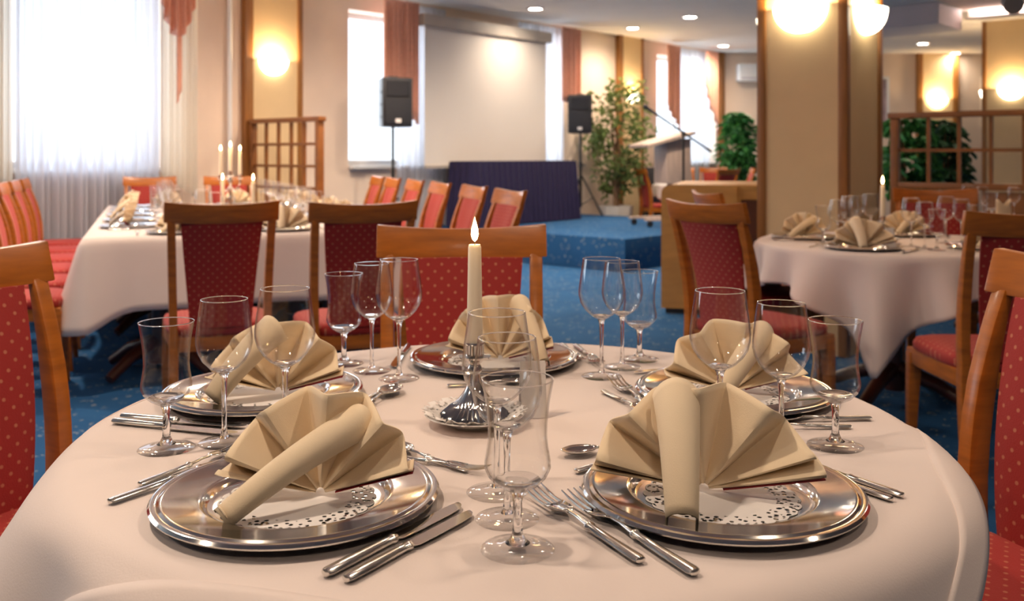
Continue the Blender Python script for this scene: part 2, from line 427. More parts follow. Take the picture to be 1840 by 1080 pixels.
downlight(1240, 30, 'faint recessed downlight left of the large pillar')
downlight(1658, 78, 'recessed downlight right of the large pillar, the larger of the pair', w=22)
downlight(1717, 95, 'recessed downlight right of the large pillar, the smaller farther one', w=14)
DL = [(-.9, 1.0, 'above the left rim of the front table'), (.95, 1.35, 'above the right rim of the front table'), (.1, 3.1, 'above the aisle behind the front table'),
      (-1.9, 4.0, 'above the near end of the long table'), (2.2, 3.4, 'above the right round table'), (-1.6, 6.9, 'above the middle of the long table'), (.2, -1.6, 'above the photographer'),
      (3.0, 6.0, 'above the table before the right lattice'), (-2.6, .2, 'above the floor left of the camera'), (2.7, .2, 'above the floor right of the camera'),
      (-1.0, 8.6, 'above the far end of the long table, added to brighten the rear'), (.35, 8.8, 'above the aisle before the stage, added to brighten the screen and walls'), (1.6, 9.9, 'above the front corner of the stage, added to brighten the rear'), (-3.0, 5.6, 'above the window side of the long table, added to brighten the rear')]  # lamps on this row are unseen, added to brighten the rear of the room
DL_POWER = {(.95, 1.35): .55, (2.2, 3.4): .12, (3.0, 6.0): .3, (2.7, .2): .3, (.1, 3.1): .45, (-1.6, 6.9): 1.9, (-1.0, 8.6): 1.9, (.35, 8.8): 1.7, (1.6, 9.9): 1.6, (-3.0, 5.6): 1.7}     # lamp power tuned by place: mostly lowered on the right, raised at the rear
for x, y, where in DL:
    downlight(0, 0, 'recessed downlight out of view %s' % where, pos=(x, y), w=DOWNLIGHT_W * DL_POWER.get((x, y), 1.0))

# ---------------------------------------------------------------- wall sconces
def make_sconce():
    t = thing('wall_sconce', '', 'wall lamp')
    rows = []
    for i in range(13):
        u = i / 12; th = u * PI / 2
        r = math.sin(th) ** .9; z = -.155 * math.cos(th)
        rows.append([(.165 * r * math.cos(a), -.125 * r * math.sin(a) - .004, z) for a in [PI * k / 24 for k in range(25)]])
    MB().grid(rows).build('glass_bowl', 'sconce_glass', t, solid=.004)
    MB().box(-.1, .1, -.012, 0, -.1, -.02).build('back_plate', 'chrome', t)
    light('sconce_lamp', 'POINT', (0, -.095, -.01), SCONCE_W, (1.0, .68, .36), t, shadow_soft_size=.035)
    return t
SCN = Proto(make_sconce())
def wp(px, b, z): return R(a_px(px, b), b, z)
SCN.put(wp(490, WB + .071, 2.12), AL, 'half-bowl wall lamp on the yellow pilaster above the wooden lattice', 'half-bowl wall lamps')
SCN.put(wp(1134, WB + .071, 2.10), AL, 'half-bowl wall lamp shining behind the tall ficus', 'half-bowl wall lamps')
SCN.put(far_pt(1681) + Vector((0, -.085, 2.16)), fa, 'half-bowl wall lamp on the far pilaster above the right lattice', 'half-bowl wall lamps')
def pil_pt(C0, u, v, z):        # on a pillar: u along e1, v along -e2
    return Vector((C0[0] + E1.x*u - E2.x*v, C0[1] + E1.y*u - E2.y*v, z))
SCN.put(pil_pt(PC, .012, .28, 2.04), AL - PI/2, 'half-bowl lamp on the wide front face of the large pillar', 'half-bowl wall lamps')
SCN.put(pil_pt(PC, .28, .012, 2.03), AL, 'half-bowl lamp on the narrow right face of the large pillar', 'half-bowl wall lamps')
SCN.put(pil_pt(PC, .28, .548, 2.02), AL + PI, 'half-bowl lamp peeking out left of the large pillar', 'half-bowl wall lamps')
SCN.put(pil_pt(P2, .012, .36, 2.05), AL - PI/2, 'half-bowl lamp on the far right pillar, cut by the picture edge', 'half-bowl wall lamps')
SCN.put(pil_pt(P2, .36, .708, 2.05), AL + PI, 'half-bowl lamp peeking out left of the far right pillar', 'half-bowl wall lamps')

# ---------------------------------------------------------------- curtains
def curtain(name, label, px0, px1, b, ztop, zbot, folds, amp, mat, cat='curtain', nz=8, group=None, jit=0.):
    a0, a1 = a_px(px0, b), a_px(px1, b); base = R((a0 + a1) / 2, b, 0)
    n = folds * 10; rows = []
    ph = [random.uniform(-jit, jit) for _ in range(folds + 2)]
    for j in range(nz + 1):
        row = []
        for i in range(n + 1):
            t = i / n; zb = zbot(t) if callable(zbot) else zbot
            z = ztop + (zb - ztop) * j / nz
            off = amp * math.sin(2*PI*folds*t + ph[int(t * folds)] * math.sin(PI * ((t * folds) % 1))) * (.7 + .3 * j / nz) + amp * .4 * math.sin(2*PI*folds*.37*t + 1)
            x = (a0 - (a0 + a1) / 2) + (a1 - a0) * t
            row.append((x, -off, z))
        rows.append(row)
    o = MB().grid(rows).build(name, mat, None, smooth=60, solid=.0012 if 'salmon' in mat else 0)
    o.location = base; o.rotation_euler = (0, 0, AL)
    return tag(o, label, cat, group)
curtain('sheer_curtain', 'white pleated sheer curtain filling the big window at the left', 26, 287, WB + .16, 2.9, .06, 20, .045, 'sheer', jit=.8)
curtain('sheer_curtain', 'greyish sheer curtain strip at the extreme left picture edge', -45, 22, WB + .24, 2.9, lambda t: 1.02 - .35 * (t - .5), 6, .035, 'sheer_cream', jit=.8)
curtain('sheer_curtain', 'cream sheer panel beside the big left window, over the beige wall', 288, 356, WB + .22, 2.9, lambda t: 1.0 - .25 * t, 7, .028, 'sheer_cream', jit=.8)
def swag(t): return 2.62 - .40 * math.sin(PI * min(1, t * 1.05))
curtain('curtain_swag', 'salmon swag at the top right of the big left window', 287, 352, WB + .33, 2.92, lambda t: 2.50 - .28 * math.sin(PI * t), 5, .035, 'curtain_salmon')
curtain('curtain_tail', 'narrow salmon fabric tail hanging from the swag', 317, 327, WB + .30, 2.7, lambda t: 1.62 + .12 * t, 1, .012, 'curtain_salmon')
curtain('sheer_curtain', 'white sheer curtain behind the left loudspeaker and screen', 712, 800, WB + .10, 2.9, .06, 8, .03, 'sheer', jit=.8)
curtain('salmon_curtain', 'long salmon curtain hanging left of the projection screen', 688, 752, WB + .22, 2.9, lambda t: 1.93 - .42 * t, 8, .03, 'curtain_salmon', jit=.6)
curtain('sheer_curtain', 'white sheer curtain strip at the right side of the screen', 930, 1012, WB + .10, 2.9, .4, 8, .03, 'sheer', jit=.8)
curtain('salmon_curtain', 'salmon curtain above the right loudspeaker', 1008, 1044, WB + .22, 2.9, lambda t: 1.9 - .05 * t, 5, .03, 'curtain_salmon', jit=.6)
curtain('sheer_curtain', 'white sheer curtain of the far corner window', 1222, 1274, WB + .10, 2.9, .2, 6, .03, 'sheer', jit=.8)
curtain('salmon_curtain', 'salmon curtain of the far window behind the microphone', 1198, 1224, WB + .20, 2.9, lambda t: 1.95 - .4 * t, 4, .03, 'curtain_salmon', jit=.6)
curtain('salmon_curtain', 'salmon curtain in the far room corner above the potted plant', 1267, 1292, WB + .20, 2.9, lambda t: 2.3 - .8 * t, 4, .03, 'curtain_salmon', jit=.6)
# heating pipe running up the wall beside the pilaster
o = MB().tube([(0, 0, 0), (0, 0, HC)], .022, 12).build('heating_pipe', 'white_paint'); o.location = wp(413, WB + .05, 0)
tag(o, 'thin white heating pipe running up the beige wall left of the pilaster', 'pipe')

# ---------------------------------------------------------------- projection screen
sb = WB + .26; s0, s1 = a_px(763, sb), a_px(981, sb); sl = (s1 - s0) / 2
t = thing('projection_screen', 'large pale roll-down projection screen between the loudspeakers', 'projection screen', R((s0 + s1) / 2, sb, 1.04), AL)
MB().box(-sl, sl, -.002, .002, 0, 1.62).build('screen_sheet', 'screen_white', t, smooth=0)
MB().box(-sl - .06, sl + .06, -.06, .045, 1.60, 1.74).build('roller_case', 'screen_case', t, bevel=.012)
MB().box(-sl, sl, -.014, .014, -.03, .01).build('weight_bar', 'screen_case', t, bevel=.004)
for s in (-1, 1): MB().box(s*sl - .03, s*sl + .03, -.0, .24, 1.70, 1.74).build('wall_bracket', 'chrome', t)

# ---------------------------------------------------------------- lattices
def lattice(name, label, p0, p1, z0, ztop, cols, rows, wide=.05, lower=True):
    d = Vector((p1.x - p0.x, p1.y - p0.y)); L = d.length; t = thing(name, label, 'room divider', (p0.x, p0.y, 0), math.atan2(d.y, d.x))
    th = .035
    for x in (0, L - wide): MB().box(x, x + wide, -th, th, 0, ztop).build('post', 'wood_lattice', t, bevel=.005)
    MB().box(-.02, L + .02, -th - .01, th + .01, ztop, ztop + .045).build('top_rail', 'wood_lattice', t, bevel=.008)
    MB().box(wide, L - wide, -th, th, z0 - .05, z0).build('middle_rail', 'wood_lattice', t, bevel=.005)
    for i in range(1, cols):
        x = wide + (L - 2 * wide) * i / cols
        MB().box(x - .013, x + .013, -.014, .014, z0, ztop).build('vertical_bar', 'wood_lattice', t)
    for j in range(1, rows):
        z = z0 + (ztop - z0) * j / rows
        MB().box(wide, L - wide, -.0135, .0135, z - .013, z + .013).build('horizontal_bar', 'wood_lattice', t)
    if lower:
        for i in range(3):
            xa = wide + (L - 2*wide) * i / 3; xb = wide + (L - 2*wide) * (i + 1) / 3
            MB().box(xa + .012, xb - .012, -.012, .012, .12, z0 - .06).build('panel', 'wood_lattice', t, bevel=.008)
        MB().box(wide, L - wide, -.02, .02, .05, .12).build('bottom_rail', 'wood_lattice', t)
    return t
b_l = WB + .09; la = a_px(452, b_l)
q0 = R(la, b_l)
tq = (577 - 920) / F; s_ = (tq * q0.y - q0.x) / (E2.x - tq * E2.y)
lattice('lattice_divider', 'small wooden lattice divider under the wall lamp on the pilaster', q0, q0 + Vector((E2.x, E2.y, 0)) * s_, .45, 1.47, 5, 5, .05, False)
q0 = at_d(1602, 7.5)
lattice('lattice_divider', 'large dark wooden lattice divider behind the right round table', q0, q0 + Vector((E2.x, E2.y, 0)) * 1.9, .95, 1.45, 8, 2, .06)

# ---------------------------------------------------------------- chairs
def post_y(z):
    if z < .45: return -.205 - .05 * ((.45 - z) / .45) ** 1.5
    u = (z - .45) / .54; return -.205 + .012 * math.sin(PI * u) - .115 * u ** 1.7
def rect_sec(c, hx, hy):
    return [Vector((c[0] - hx, c[1] - hy, c[2])), Vector((c[0] + hx, c[1] - hy, c[2])), Vector((c[0] + hx, c[1] + hy, c[2])), Vector((c[0] - hx, c[1] + hy, c[2]))]
def make_chair(wood='wood_chair'):
    t = thing('dining_chair', '', 'chair')
    for s in (-1, 1):
        secs = []
        for i in range(17):
            z = .905 * i / 16; x = s * (.180 + .012 * max(0, (z - .45) / .5))
            secs.append(rect_sec((x, post_y(z), z), .016 if z > .4 else .016 + .002, .023 if z < .72 else .023 - .011 * (z - .72) / .185))
        MB().sweep(secs).build('back_post', wood, t, bevel=.005)
        secs = []
        for i in range(9):
            u = i / 8; z = .42 * u; k = .013 + .011 * u
            secs.append(rect_sec((s * (.195 - .004 * u + .006 * math.sin(PI * u)), .195 + .02 * (1 - u) ** 2, z), k, k))
        MB().sweep(secs).build('front_leg', wood, t, bevel=.004)
    secs = []
    for i in range(21):
        x = -.218 + .436 * i / 20; u = x / .218; back = -.032 * (1 - u * u)
        zt = .966 + .014 * u * u; zb = .890 + .008 * u * u; th = .012
        yb = post_y(.94) + .012 + back
        secs.append([Vector((x, yb - th + .012, zb)), Vector((x, yb + th + .012, zb)), Vector((x, yb + th - .012, zt)), Vector((x, yb - th - .012, zt))])
    MB().sweep(secs).build('top_rail', wood, t, bevel=.004)
    # upholstered back panel
    rows_f, rows_b = [], []
    for j in range(15):
        v = j / 14; z = .47 + .425 * v; hw = .118 + .038 * v
        rf, rbk = [], []
        for i in range(11):
            u = -1 + 2 * i / 10
            e = (1 - abs(u) ** 6)
            yc = post_y(z) - .024 * (1 - u * u) * (.3 + .7 * v)
            rf.append((hw * u, yc + .004 + .018 * e, z)); rbk.append((hw * u, yc - .004 - .010 * e, z))
        rows_f.append(rf); rows_b.append(rbk)
    mb = MB(); secs = [[Vector(p) for p in f] + [Vector(p) for p in reversed(b)] for f, b in zip(rows_f, rows_b)]
    mb.sweep(secs).build('backrest', 'fabric_back', t, smooth=50)
    # seat frame + cushion
    fr = MB()
    out = [(-.19, -.205), (.19, -.205), (.215, .215), (-.215, .215)]
    fr.add([(x, y, z) for z in (.375, .435) for x, y in out], [(3, 2, 1, 0), (4, 5, 6, 7), (0, 1, 5, 4), (1, 2, 6, 5), (2, 3, 7, 6), (3, 0, 4, 7)])
    fr.build('seat_frame', wood, t, bevel=.006)
    secs = []
    for z, k in ((.432, .96), (.44, 1.0), (.462, 1.01), (.477, .97), (.485, .86), (.489, .6)):
        ring = []
        for i in range(40):
            a = 2 * PI * i / 40; ca, sa = math.cos(a), math.sin(a); n = 5.
            r = (abs(ca) ** n + abs(sa) ** n) ** (-1 / n)
            x, y = r * ca, r * sa
            ring.append(Vector((x * k * (.208 + .014 * y), .005 + y * k * .218, z)))
        secs.append(ring)
    MB().sweep(secs).build('seat', 'fabric_seat', t, smooth=50)
    return t
CH = Proto(make_chair())
def chair_at(back, face, label, group=None):
    """back: ground point under the top rail; face: direction the sitter looks"""
    f = Vector((face[0], face[1])).normalized(); rz = math.atan2(f.y, f.x) - PI/2
    p = Vector((back[0], back[1])) + f * .32
    return CH.put((p.x, p.y, 0), rz, label, group)
TC = Vector((-.016, 1.457))                 # centre of the round table in front
def toward(p, q, rot=0.):
    d = Vector((q[0] - p[0], q[1] - p[1])); return (d.x * math.cos(rot) - d.y * math.sin(rot), d.x * math.sin(rot) + d.y * math.cos(rot))
G1 = 'chairs around the round table in front'
chair_at(at_d(830, 2.47), (.06, -1), 'red dotted chair behind the candle, at the far side of the front table', G1)
pl = (-1.10, 1.80); chair_at(pl, toward(pl, TC, -.18), 'red dotted chair at the left picture edge beside the front table', G1)
prr = (1.02, 1.62); chair_at(prr, toward(prr, TC, .14), 'red dotted chair at the right picture edge beside the front table', G1)

# ---------------------------------------------------------------- tables and cloths
def drape(name, mat, base, rz, perim, ztop, drop, fold, rb_=.035, flare=.08, n_s=14, hem_s=None, off=0.):
    """perim: list of (x,y,nx,ny); drop(i)->overhang length; fold(i,s)->outward offset"""
    n = len(perim); rows = []
    cx = sum(p[0] for p in perim) / n; cyy = sum(p[1] for p in perim) / n
    for k in range(0, 0 if hem_s else 9):
        q = k / 8 * 1.0
        rows.append([(cx + (p[0] - cx) * q, cyy + (p[1] - cyy) * q, ztop) for p in perim])
    for j in range(1, n_s + 1):
        row = []
        for i, p in enumerate(perim):
            D = drop(i); s = hem_s(i, D, j) if hem_s else D * (j / n_s); la_ = rb_ * PI / 2 * .92
            if s < la_:
                a = s / rb_; o_, dz = rb_ * math.sin(a), rb_ * (1 - math.cos(a))
            else:
                a = la_ / rb_; q = s - la_
                o_, dz = rb_ * math.sin(a) + q * (math.cos(a) + flare), rb_ * (1 - math.cos(a)) + q * math.sin(a)
            o_ += fold(i, s) + off; dz -= off
            row.append((p[0] + p[2] * o_, p[1] + p[3] * o_, ztop - dz))
        rows.append(row)
    rows = [r + [r[0]] for r in rows]
    o = MB().grid(rows).build(name, mat, None, smooth=70, solid=.0)
    sd = o.modifiers.new('thickness', 'SOLIDIFY'); sd.thickness = .0018; sd.offset = -1
    o.location = base; o.rotation_euler = (0, 0, rz)
    return o
def circle_perim(r, n=160): return [(r * math.cos(2*PI*i/n), r * math.sin(2*PI*i/n), math.cos(2*PI*i/n), math.sin(2*PI*i/n)) for i in range(n)]
def square_drop(L, r, rot, n=160, mn=.02):
    def f(i):
        a = 2*PI*i/n - rot; m = max(abs(math.cos(a)), abs(math.sin(a)))
        return max(mn, L / m - r)
    return f
def round_table(label, c, r, h=.738):
    t = thing('round_table', label, 'table', (c[0], c[1], 0))
    MB().lathe([(0, h), (r - .01, h), (r, h - .008), (r, h - .022), (r - .01, h - .03), (0, h - .03)], 64).build('tabletop', 'wood_dark', t)
    ped = MB().lathe([(.045, .06), (.05, .1), (.035, .2), (.035, .6), (.06, h - .05), (.2, h - .03)], 24).build('pedestal', 'wood_dark', t)
    for k in range(4):
        a = PI/4 + k * PI/2
        MB().tube([(.03*math.cos(a), .03*math.sin(a), .16), (.2*math.cos(a), .2*math.sin(a), .11), (.36*math.cos(a), .36*math.sin(a), .035), (.40*math.cos(a), .40*math.sin(a), .03)], [.035, .032, .027, .025], 10).build('foot', 'wood_dark', ped)
    return t
RT = .60; ZT1 = .75
round_table('round table under the cloths in the foreground', TC, RT - .012)
per = circle_perim(RT - .006, 200)
o = drape('tablecloth', 'cloth_under', (TC.x, TC.y, 0), 0, per, ZT1 - .006, lambda i: .60, lambda i, s: .10 * s * math.sin(14 * 2*PI*i/200 + .5 * math.sin(3 * 2*PI*i/200)) , .03, .03)
tag(o, 'long white under-cloth hanging to the floor at the foreground table', 'tablecloth')
per = circle_perim(RT, 240); sd_ = square_drop(.655, RT, math.radians(-17), 240, .03)
def fold1(i, s):
    a = math.degrees(2*PI*i/240)
    g = math.exp(-((a - 213) / 26) ** 2); g2 = math.exp(-((a - 338) / 26) ** 2)
    w = max(0, s - .03)
    return .35 * g2 * s + w * (.30 * g + -.30 * math.sin(math.radians(a - 213) * 11) * math.exp(-((a - 225) / 34) ** 2)) + .02 * s * math.sin(9 * math.radians(a))
o = drape('tablecloth', 'cloth_white', (TC.x, TC.y, 0), 0, per, ZT1, sd_, fold1, .045, .06, 18)
tag(o, 'square cream-white top cloth spread over the round table in the foreground', 'tablecloth')
ov = o
# stitched hem of the top cloth
hm = drape('hem', 'cloth_white', (0, 0, 0), 0, per, ZT1, sd_, fold1, .045, .06, 6, lambda i, D, j: D - .05 + .0505 * (j - 1) / 5 if D > .052 else .002 + (D - .0015) * (j - 1) / 5, .0012)
hm.parent = ov
ZC = ZT1                                     # table surface

# ---------------------------------------------------------------- tableware prototypes
def make_charger():
    t = thing('charger_plate', '', 'plate')
    MB().lathe([(0, .003), (.094, .003), (.101, .005), (.106, .0115), (.112, .0135), (.146, .0155), (.149, .0175), (.1525, .0178), (.1555, .0160), (.159, .0172), (.1625, .0165), (.165, .0135), (.1640, .0115), (.158, .0115), (.110, .0095), (.100, .000), (0, .000)], 96).build('plate_body', 'silver', t, smooth=35)
    return t
def make_doily():
    mb = MB(); n = 144; vs = [(0, 0, .0)]
    for i in range(n):
        a = 2*PI*i/n; r = .088 + .0035 * abs(math.sin(12 * a)); vs.append((r * math.cos(a), r * math.sin(a), 0))
    mb.add(vs, [(0, i + 1, (i + 1) % n + 1) for i in range(n)])
    return tag(mb.build('paper_doily', 'doily_paper', smooth=0, solid=.0004), '', 'doily')
def make_knife():
    t = thing('table_knife', '', 'knife')
    MB().sweep([[Vector((w * math.cos(a), y, .0045 + h * math.sin(a))) for a in [2*PI*k/12 for k in range(12)]] for y, w, h in
                ((0, .002, .002), (.001, .005, .0035), (.005, .0068, .0042), (.03, .0068, .0044), (.075, .0058, .0042), (.09, .0052, .004), (.0925, .007, .0048), (.0955, .0072, .0048), (.098, .0045, .0036), (.1, .0045, .0034))]).build('handle', 'silver_soft', t)
    secs = []
    for y, x0, x1, h in ((.1, -.004, .0045, .0016), (.105, -.0055, .0075, .0014), (.13, -.0065, .0085, .0012), (.18, -.0075, .0085, .001), (.2, -.0075, .0065, .0008), (.209, -.0068, .0010, .0006), (.212, -.0058, -.0035, .0004)):
        secs.append([Vector((x0, y, .004 - h)), Vector((x1, y, .004 - h * .2)), Vector((x1, y, .004 + h * .2)), Vector((x0, y, .004 + h))])
    MB().sweep(secs).build('blade', 'silver', t, smooth=30)
    return t
def handle_secs(Lh=.125):
    return [[Vector((w * math.cos(a), y, z + h * math.sin(a))) for a in [2*PI*k/10 for k in range(10)]] for y, w, h, z in
            ((0, .0022, .0016, .004), (.0012, .0055, .003, .004), (.006, .0068, .0034, .004), (.05, .0055, .0032, .0045), (.082, .0042, .003, .006), (.0845, .006, .0042, .006), (.088, .006, .0042, .006), (.0905, .0034, .0026, .0065), (.11, .0026, .002, .0085), (Lh, .003, .002, .0085))]
def make_fork():
    t = thing('table_fork', '', 'fork')
    MB().sweep(handle_secs()).build('handle', 'silver_soft', t)
    rows = []
    for y, w, z in ((.122, .003, .0085), (.13, .0075, .008), (.138, .0105, .0068), (.148, .0118, .0058), (.156, .0122, .0056)):
        rows.append([(w * u, y, z + .0015 * u * u) for u in (-1, -.5, 0, .5, 1)])
    hd = MB().grid(rows).build('head', 'silver', t, solid=.0016)
    for k in range(4):
        x = -.0102 + .0068 * k
        MB().tube([(x, .154, .0058), (x, .17, .0065), (x * 1.03, .185, .0088), (x * 1.05, .2, .0125)], [.0017, .0016, .0014, .0007], 6).build('tine', 'silver', hd)
    return t
def make_spoon():
    t = thing('dessert_spoon', '', 'spoon')
    MB().sweep(handle_secs()).build('handle', 'silver_soft', t)
    rows = []
    for i in range(11):
        u = i / 10; y = .123 + .062 * u; w = .0195 * math.sin(PI * min(1, (u * .93 + .04))) ** .62
        rows.append([(w * q, y, .0105 - .0085 * (1 - q * q) * math.sin(PI * u) ** .6) for q in (-1, -.75, -.4, 0, .4, .75, 1)])
    MB().grid(rows).build('bowl', 'silver', t, solid=.0012)
    return t
def make_wine(big=True):
    t = thing('wine_glass', '', 'glass')
    if big:
        H, prof = .217, [(.0035, .1045), (.012, .108), (.022, .1145), (.032, .1245), (.039, .136), (.0423, .149), (.0425, .158), (.0405, .175), (.0375, .196), (.0345, .217)]
        stem = [(.0075, .1055), (.0052, .1015), (.0042, .094), (.0036, .075), (.0034, .05), (.0036, .025), (.0045, .014), (.007, .0075)]; fr = .0370
    else:
        H, prof = .203, [(.0035, .0975), (.011, .1005), (.021, .107), (.0305, .117), (.0365, .129), (.0393, .141), (.0393, .150), (.0375, .166), (.0352, .185), (.0325, .203)]
        stem = [(.0072, .0985), (.005, .094), (.004, .087), (.0035, .07), (.0033, .045), (.0036, .022), (.0045, .013), (.007, .0075)]; fr = .0360
    MB().lathe([(0, prof[0][1])] + prof + [(prof[-1][0] - .0011, prof[-1][1] - .0004)] + [(max(0, r - .0012), z + .001) for r, z in reversed(prof[1:-1])] + [(0, prof[0][1] + .006)], 48).build('bowl', 'glass_thin', t, smooth=60)
    rim_r, rim_z = prof[-1][0] - .0006, prof[-1][1]
    MB().lathe([(rim_r + .0007 * math.cos(a), rim_z + .0007 * math.sin(a)) for a in [2*PI*k/10 for k in range(11)]], 64).build('rim', 'glass_solid', t, smooth=80)
    b0 = prof[0][1]; MB().lathe([(0, b0 + .0018), (.010, b0 + .0045), (.016, b0 + .0078), (.0135, b0 + .0085), (0, b0 + .0075)], 32).build('bowl_base', 'glass_solid', t, smooth=60)
    MB().lathe([(0, stem[0][1])] + stem + [(0, .0072)], 20).build('stem', 'glass_solid', t, smooth=60)
    MB().lathe([(0, .0075), (.006, .0072), (.012, .0048), (.024, .0026), (fr - .001, .0018), (fr, .001), (fr - .001, .0002), (0, .0002)], 48).build('foot', 'glass_thin', t, smooth=40)
    return t
def make_tulip():
    t = thing('beer_tulip_glass', '', 'glass')
    prof = [(.004, .0605), (.012, .0625), (.022, .068), (.0305, .0765), (.0342, .085), (.0340, .092), (.0318, .105), (.0304, .118), (.0308, .132), (.033, .152), (.0372, .176)]
    MB().lathe([(0, .060)] + prof + [(.0360, .1757)] + [(max(0, r - .0013), z + .001) for r, z in reversed(prof[1:-1])] + [(0, .066)], 48).build('bowl', 'glass_thin', t, smooth=60)
    MB().lathe([(.0367 + .0007 * math.cos(a), .176 + .0007 * math.sin(a)) for a in [2*PI*k/10 for k in range(11)]], 64).build('rim', 'glass_solid', t, smooth=80)
    MB().lathe([(0, .0635), (.012, .0650), (.024, .0720), (.023, .0735), (.012, .0715), (0, .0705)], 32).build('bowl_base', 'glass_solid', t, smooth=60)
    MB().lathe([(0, .0615), (.0085, .0615), (.006, .056), (.0048, .048), (.0046, .03), (.0055, .018), (.0085, .011), (.013, .0075), (0, .0072)], 20).build('stem', 'glass_solid', t, smooth=60)
    MB().lathe([(0, .008), (.012, .0076), (.018, .0045), (.030, .0026), (.0375, .0018), (.0384, .001), (.0374, .0002), (0, .0002)], 48).build('foot', 'glass_thin', t, smooth=40)
    return t
def smoothtri(x, k=.97): return math.asin(k * math.sin(x)) / math.asin(k)
def make_napkin(tail_phi, tail_tip, R0=.122, pleats=6, lean=.12, ph=0., tw=.030, sx=1.0, hs=1.0, seed=1):
    """pleated fan standing on its fold (plane x-z, front is -y) with a rolled tail running to the front"""
    rnd = random.Random(seed)
    t = thing('fan_napkin', '', 'napkin')
    rows = []; nr = 14; nt_ = pleats * 18
    wob = [rnd.uniform(-.5, .5) for _ in range(pleats + 2)]
    def fan(u, jf):
        r = .006 + (R0 - .006) * jf; w = 2*PI*pleats*u + ph
        phi = PI * (.5 + .5 * math.cos(PI * (.07 + .86 * u)))
        phi = .05 + (PI - .10) * (phi / PI) + .05 * wob[int(u * pleats)] * math.sin(PI * ((u * pleats) % 1)) ** 2
        tri = smoothtri(w, .93)
        amp = (.024 + .008 * math.sin(PI * u)) * jf ** .75
        rr = r * (1 + .012 * tri * jf)
        x = rr * math.cos(phi) * sx; z = rr * math.sin(phi) * hs
        y = -amp * tri + lean * z * (.4 + .6 * math.sin(phi)) - .018 * (1 - math.sin(phi)) * jf
        z += .030 * (1 - math.sin(phi)) ** 2 * jf * (.5 + .5 * math.cos(w * .5))        # stacked layers at both ends
        return Vector((x, y, z + .0035))
    for j in range(nr + 1): rows.append([fan(i / nt_, j / nr) for i in range(nt_ + 1)])
    MB().grid(rows).build('pleated_fan', 'napkin', t, smooth=65, solid=.0022)
    # rolled tail: one pleat folded forward, an arch running from the fan's rim to the front of the plate
    u0 = tail_phi; T = fan(u0, .93 if seed != 3 else .80) + Vector((0, -.012, 0)); B = Vector(tail_tip); d = (B - T).normalized()
    side = d.cross(Vector((0, -.75, .66))).normalized(); nrm = side.cross(d).normalized()
    if nrm.y > 0: nrm = -nrm
    rows = []
    for j in range(17):
        u = j / 16; c = T.lerp(B, u) + nrm * (.012 * math.sin(PI * u) ** .9 - .004) 
        w = tw * (1.02 - .40 * u ** .8); h = tw * .95 * (1 - .48 * u)
        row = []
        for k in range(21):
            a = PI * (-.12 + 1.24 * k / 20)
            row.append(c + side * (w * math.cos(a)) + nrm * (h * math.sin(a) ** 1 if math.sin(a) > 0 else h * .6 * math.sin(a)) - d * (.010 * (1 - u) * abs(math.sin(a)) ** 2))
        rows.append(row)
    for row in rows:
        for p in row: p.z = max(p.z, .0015)
    MB().grid(rows).build('rolled_tail', 'napkin', t, smooth=75, solid=.0024)
    # inner curl showing at the open end of the roll
    e = B - d * .004; pts = []
    for k in range(22):
        a = k * .55; q = .0075 * (1 - k / 26)
        pts.append(e + side * (q * math.cos(a) * 1.3) + nrm * (q * math.sin(a) * .8 + .005))
    MB().tube(pts, .0011, 5).build('curl', 'napkin', t)
    # burgundy lining peeping out under the bottom pleat
    MB().grid([[fan(1., q / 8) + Vector((0, .014, -.0022)), fan(1., q / 8) + Vector((0, -.0030, -.0026))] for q in range(1, 9)]).build('red_lining', 'napkin_red', t, smooth=0, solid=.001)
    return t

WINE_B, WINE_S, TUL = Proto(make_wine(True)), Proto(make_wine(False)), Proto(make_tulip())
CHG, DOI = Proto(make_charger()), Proto(make_doily())
KNI, FRK, SPN = Proto(make_knife()), Proto(make_fork()), Proto(make_spoon())
ZP = ZC + .0012
SET = {
 'near left': dict(c=at_z(535, 905, ZC), n=None), 'near right': dict(c=at_z(1296, 899, ZC), n=None),
 'right-hand': dict(c=at_z(1318, 713, ZC), n=None), 'left-hand': dict(c=at_z(474, 714, ZC), n=None), 'far': dict(c=at_z(888, 652, ZC), n=None)}
for k, s in SET.items():
    c = s['c']
    CHG.put((c.x, c.y, ZP), 0, 'round polished silver charger plate of the %s setting on the front table' % k, 'silver charger plates')
    DOI.put((c.x, c.y, ZP + .0036), 0, 'lacy white paper doily on the %s charger plate of the front table' % k, 'paper doilies')
def put_nap(nap, c, dx, dy, rz, label):
    nap.location = (c.x + dx, c.y + dy, ZP + .0045); nap.rotation_euler = (0, 0, rz); nap['label'] = label; nap['group'] = 'fan-folded napkins'
nap_a = make_napkin(.635, (-.088, -.098, .010), .122, 6, .10, .6, .021, .92, .98, 3)
put_nap(nap_a, SET['near left']['c'], .024, .012, 0, 'cream fan napkin on the near left plate, its roll pointing lower left')
nap_b = make_napkin(.44, (-.034, -.115, .010), .124, 6, .12, 2.2, .027, 1.08, .98, 5)
put_nap(nap_b, SET['near right']['c'], -.018, .015, -.10, 'cream fan napkin on the near right plate, its broad roll facing the camera')
nap_c = make_napkin(.50, (-.092, -.075, .010), .118, 6, .10, 1.2, .027, .95, 1.0, 8)
put_nap(nap_c, SET['left-hand']['c'], .022, .010, .05, 'cream fan napkin on the left-hand plate, behind the tall wine glasses')
nap_d = make_napkin(.63, (-.050, -.09, .010), .120, 6, .10, 0.2, .022, 1.0, .98, 11)
put_nap(nap_d, SET['right-hand']['c'], 0, .006, .03, 'cream fan napkin on the right-hand plate, behind two wine glasses')
nap_e = make_napkin(.60, (.085, -.07, .010), .122, 6, .10, 1.9, .020, .85, 1.02, 14)
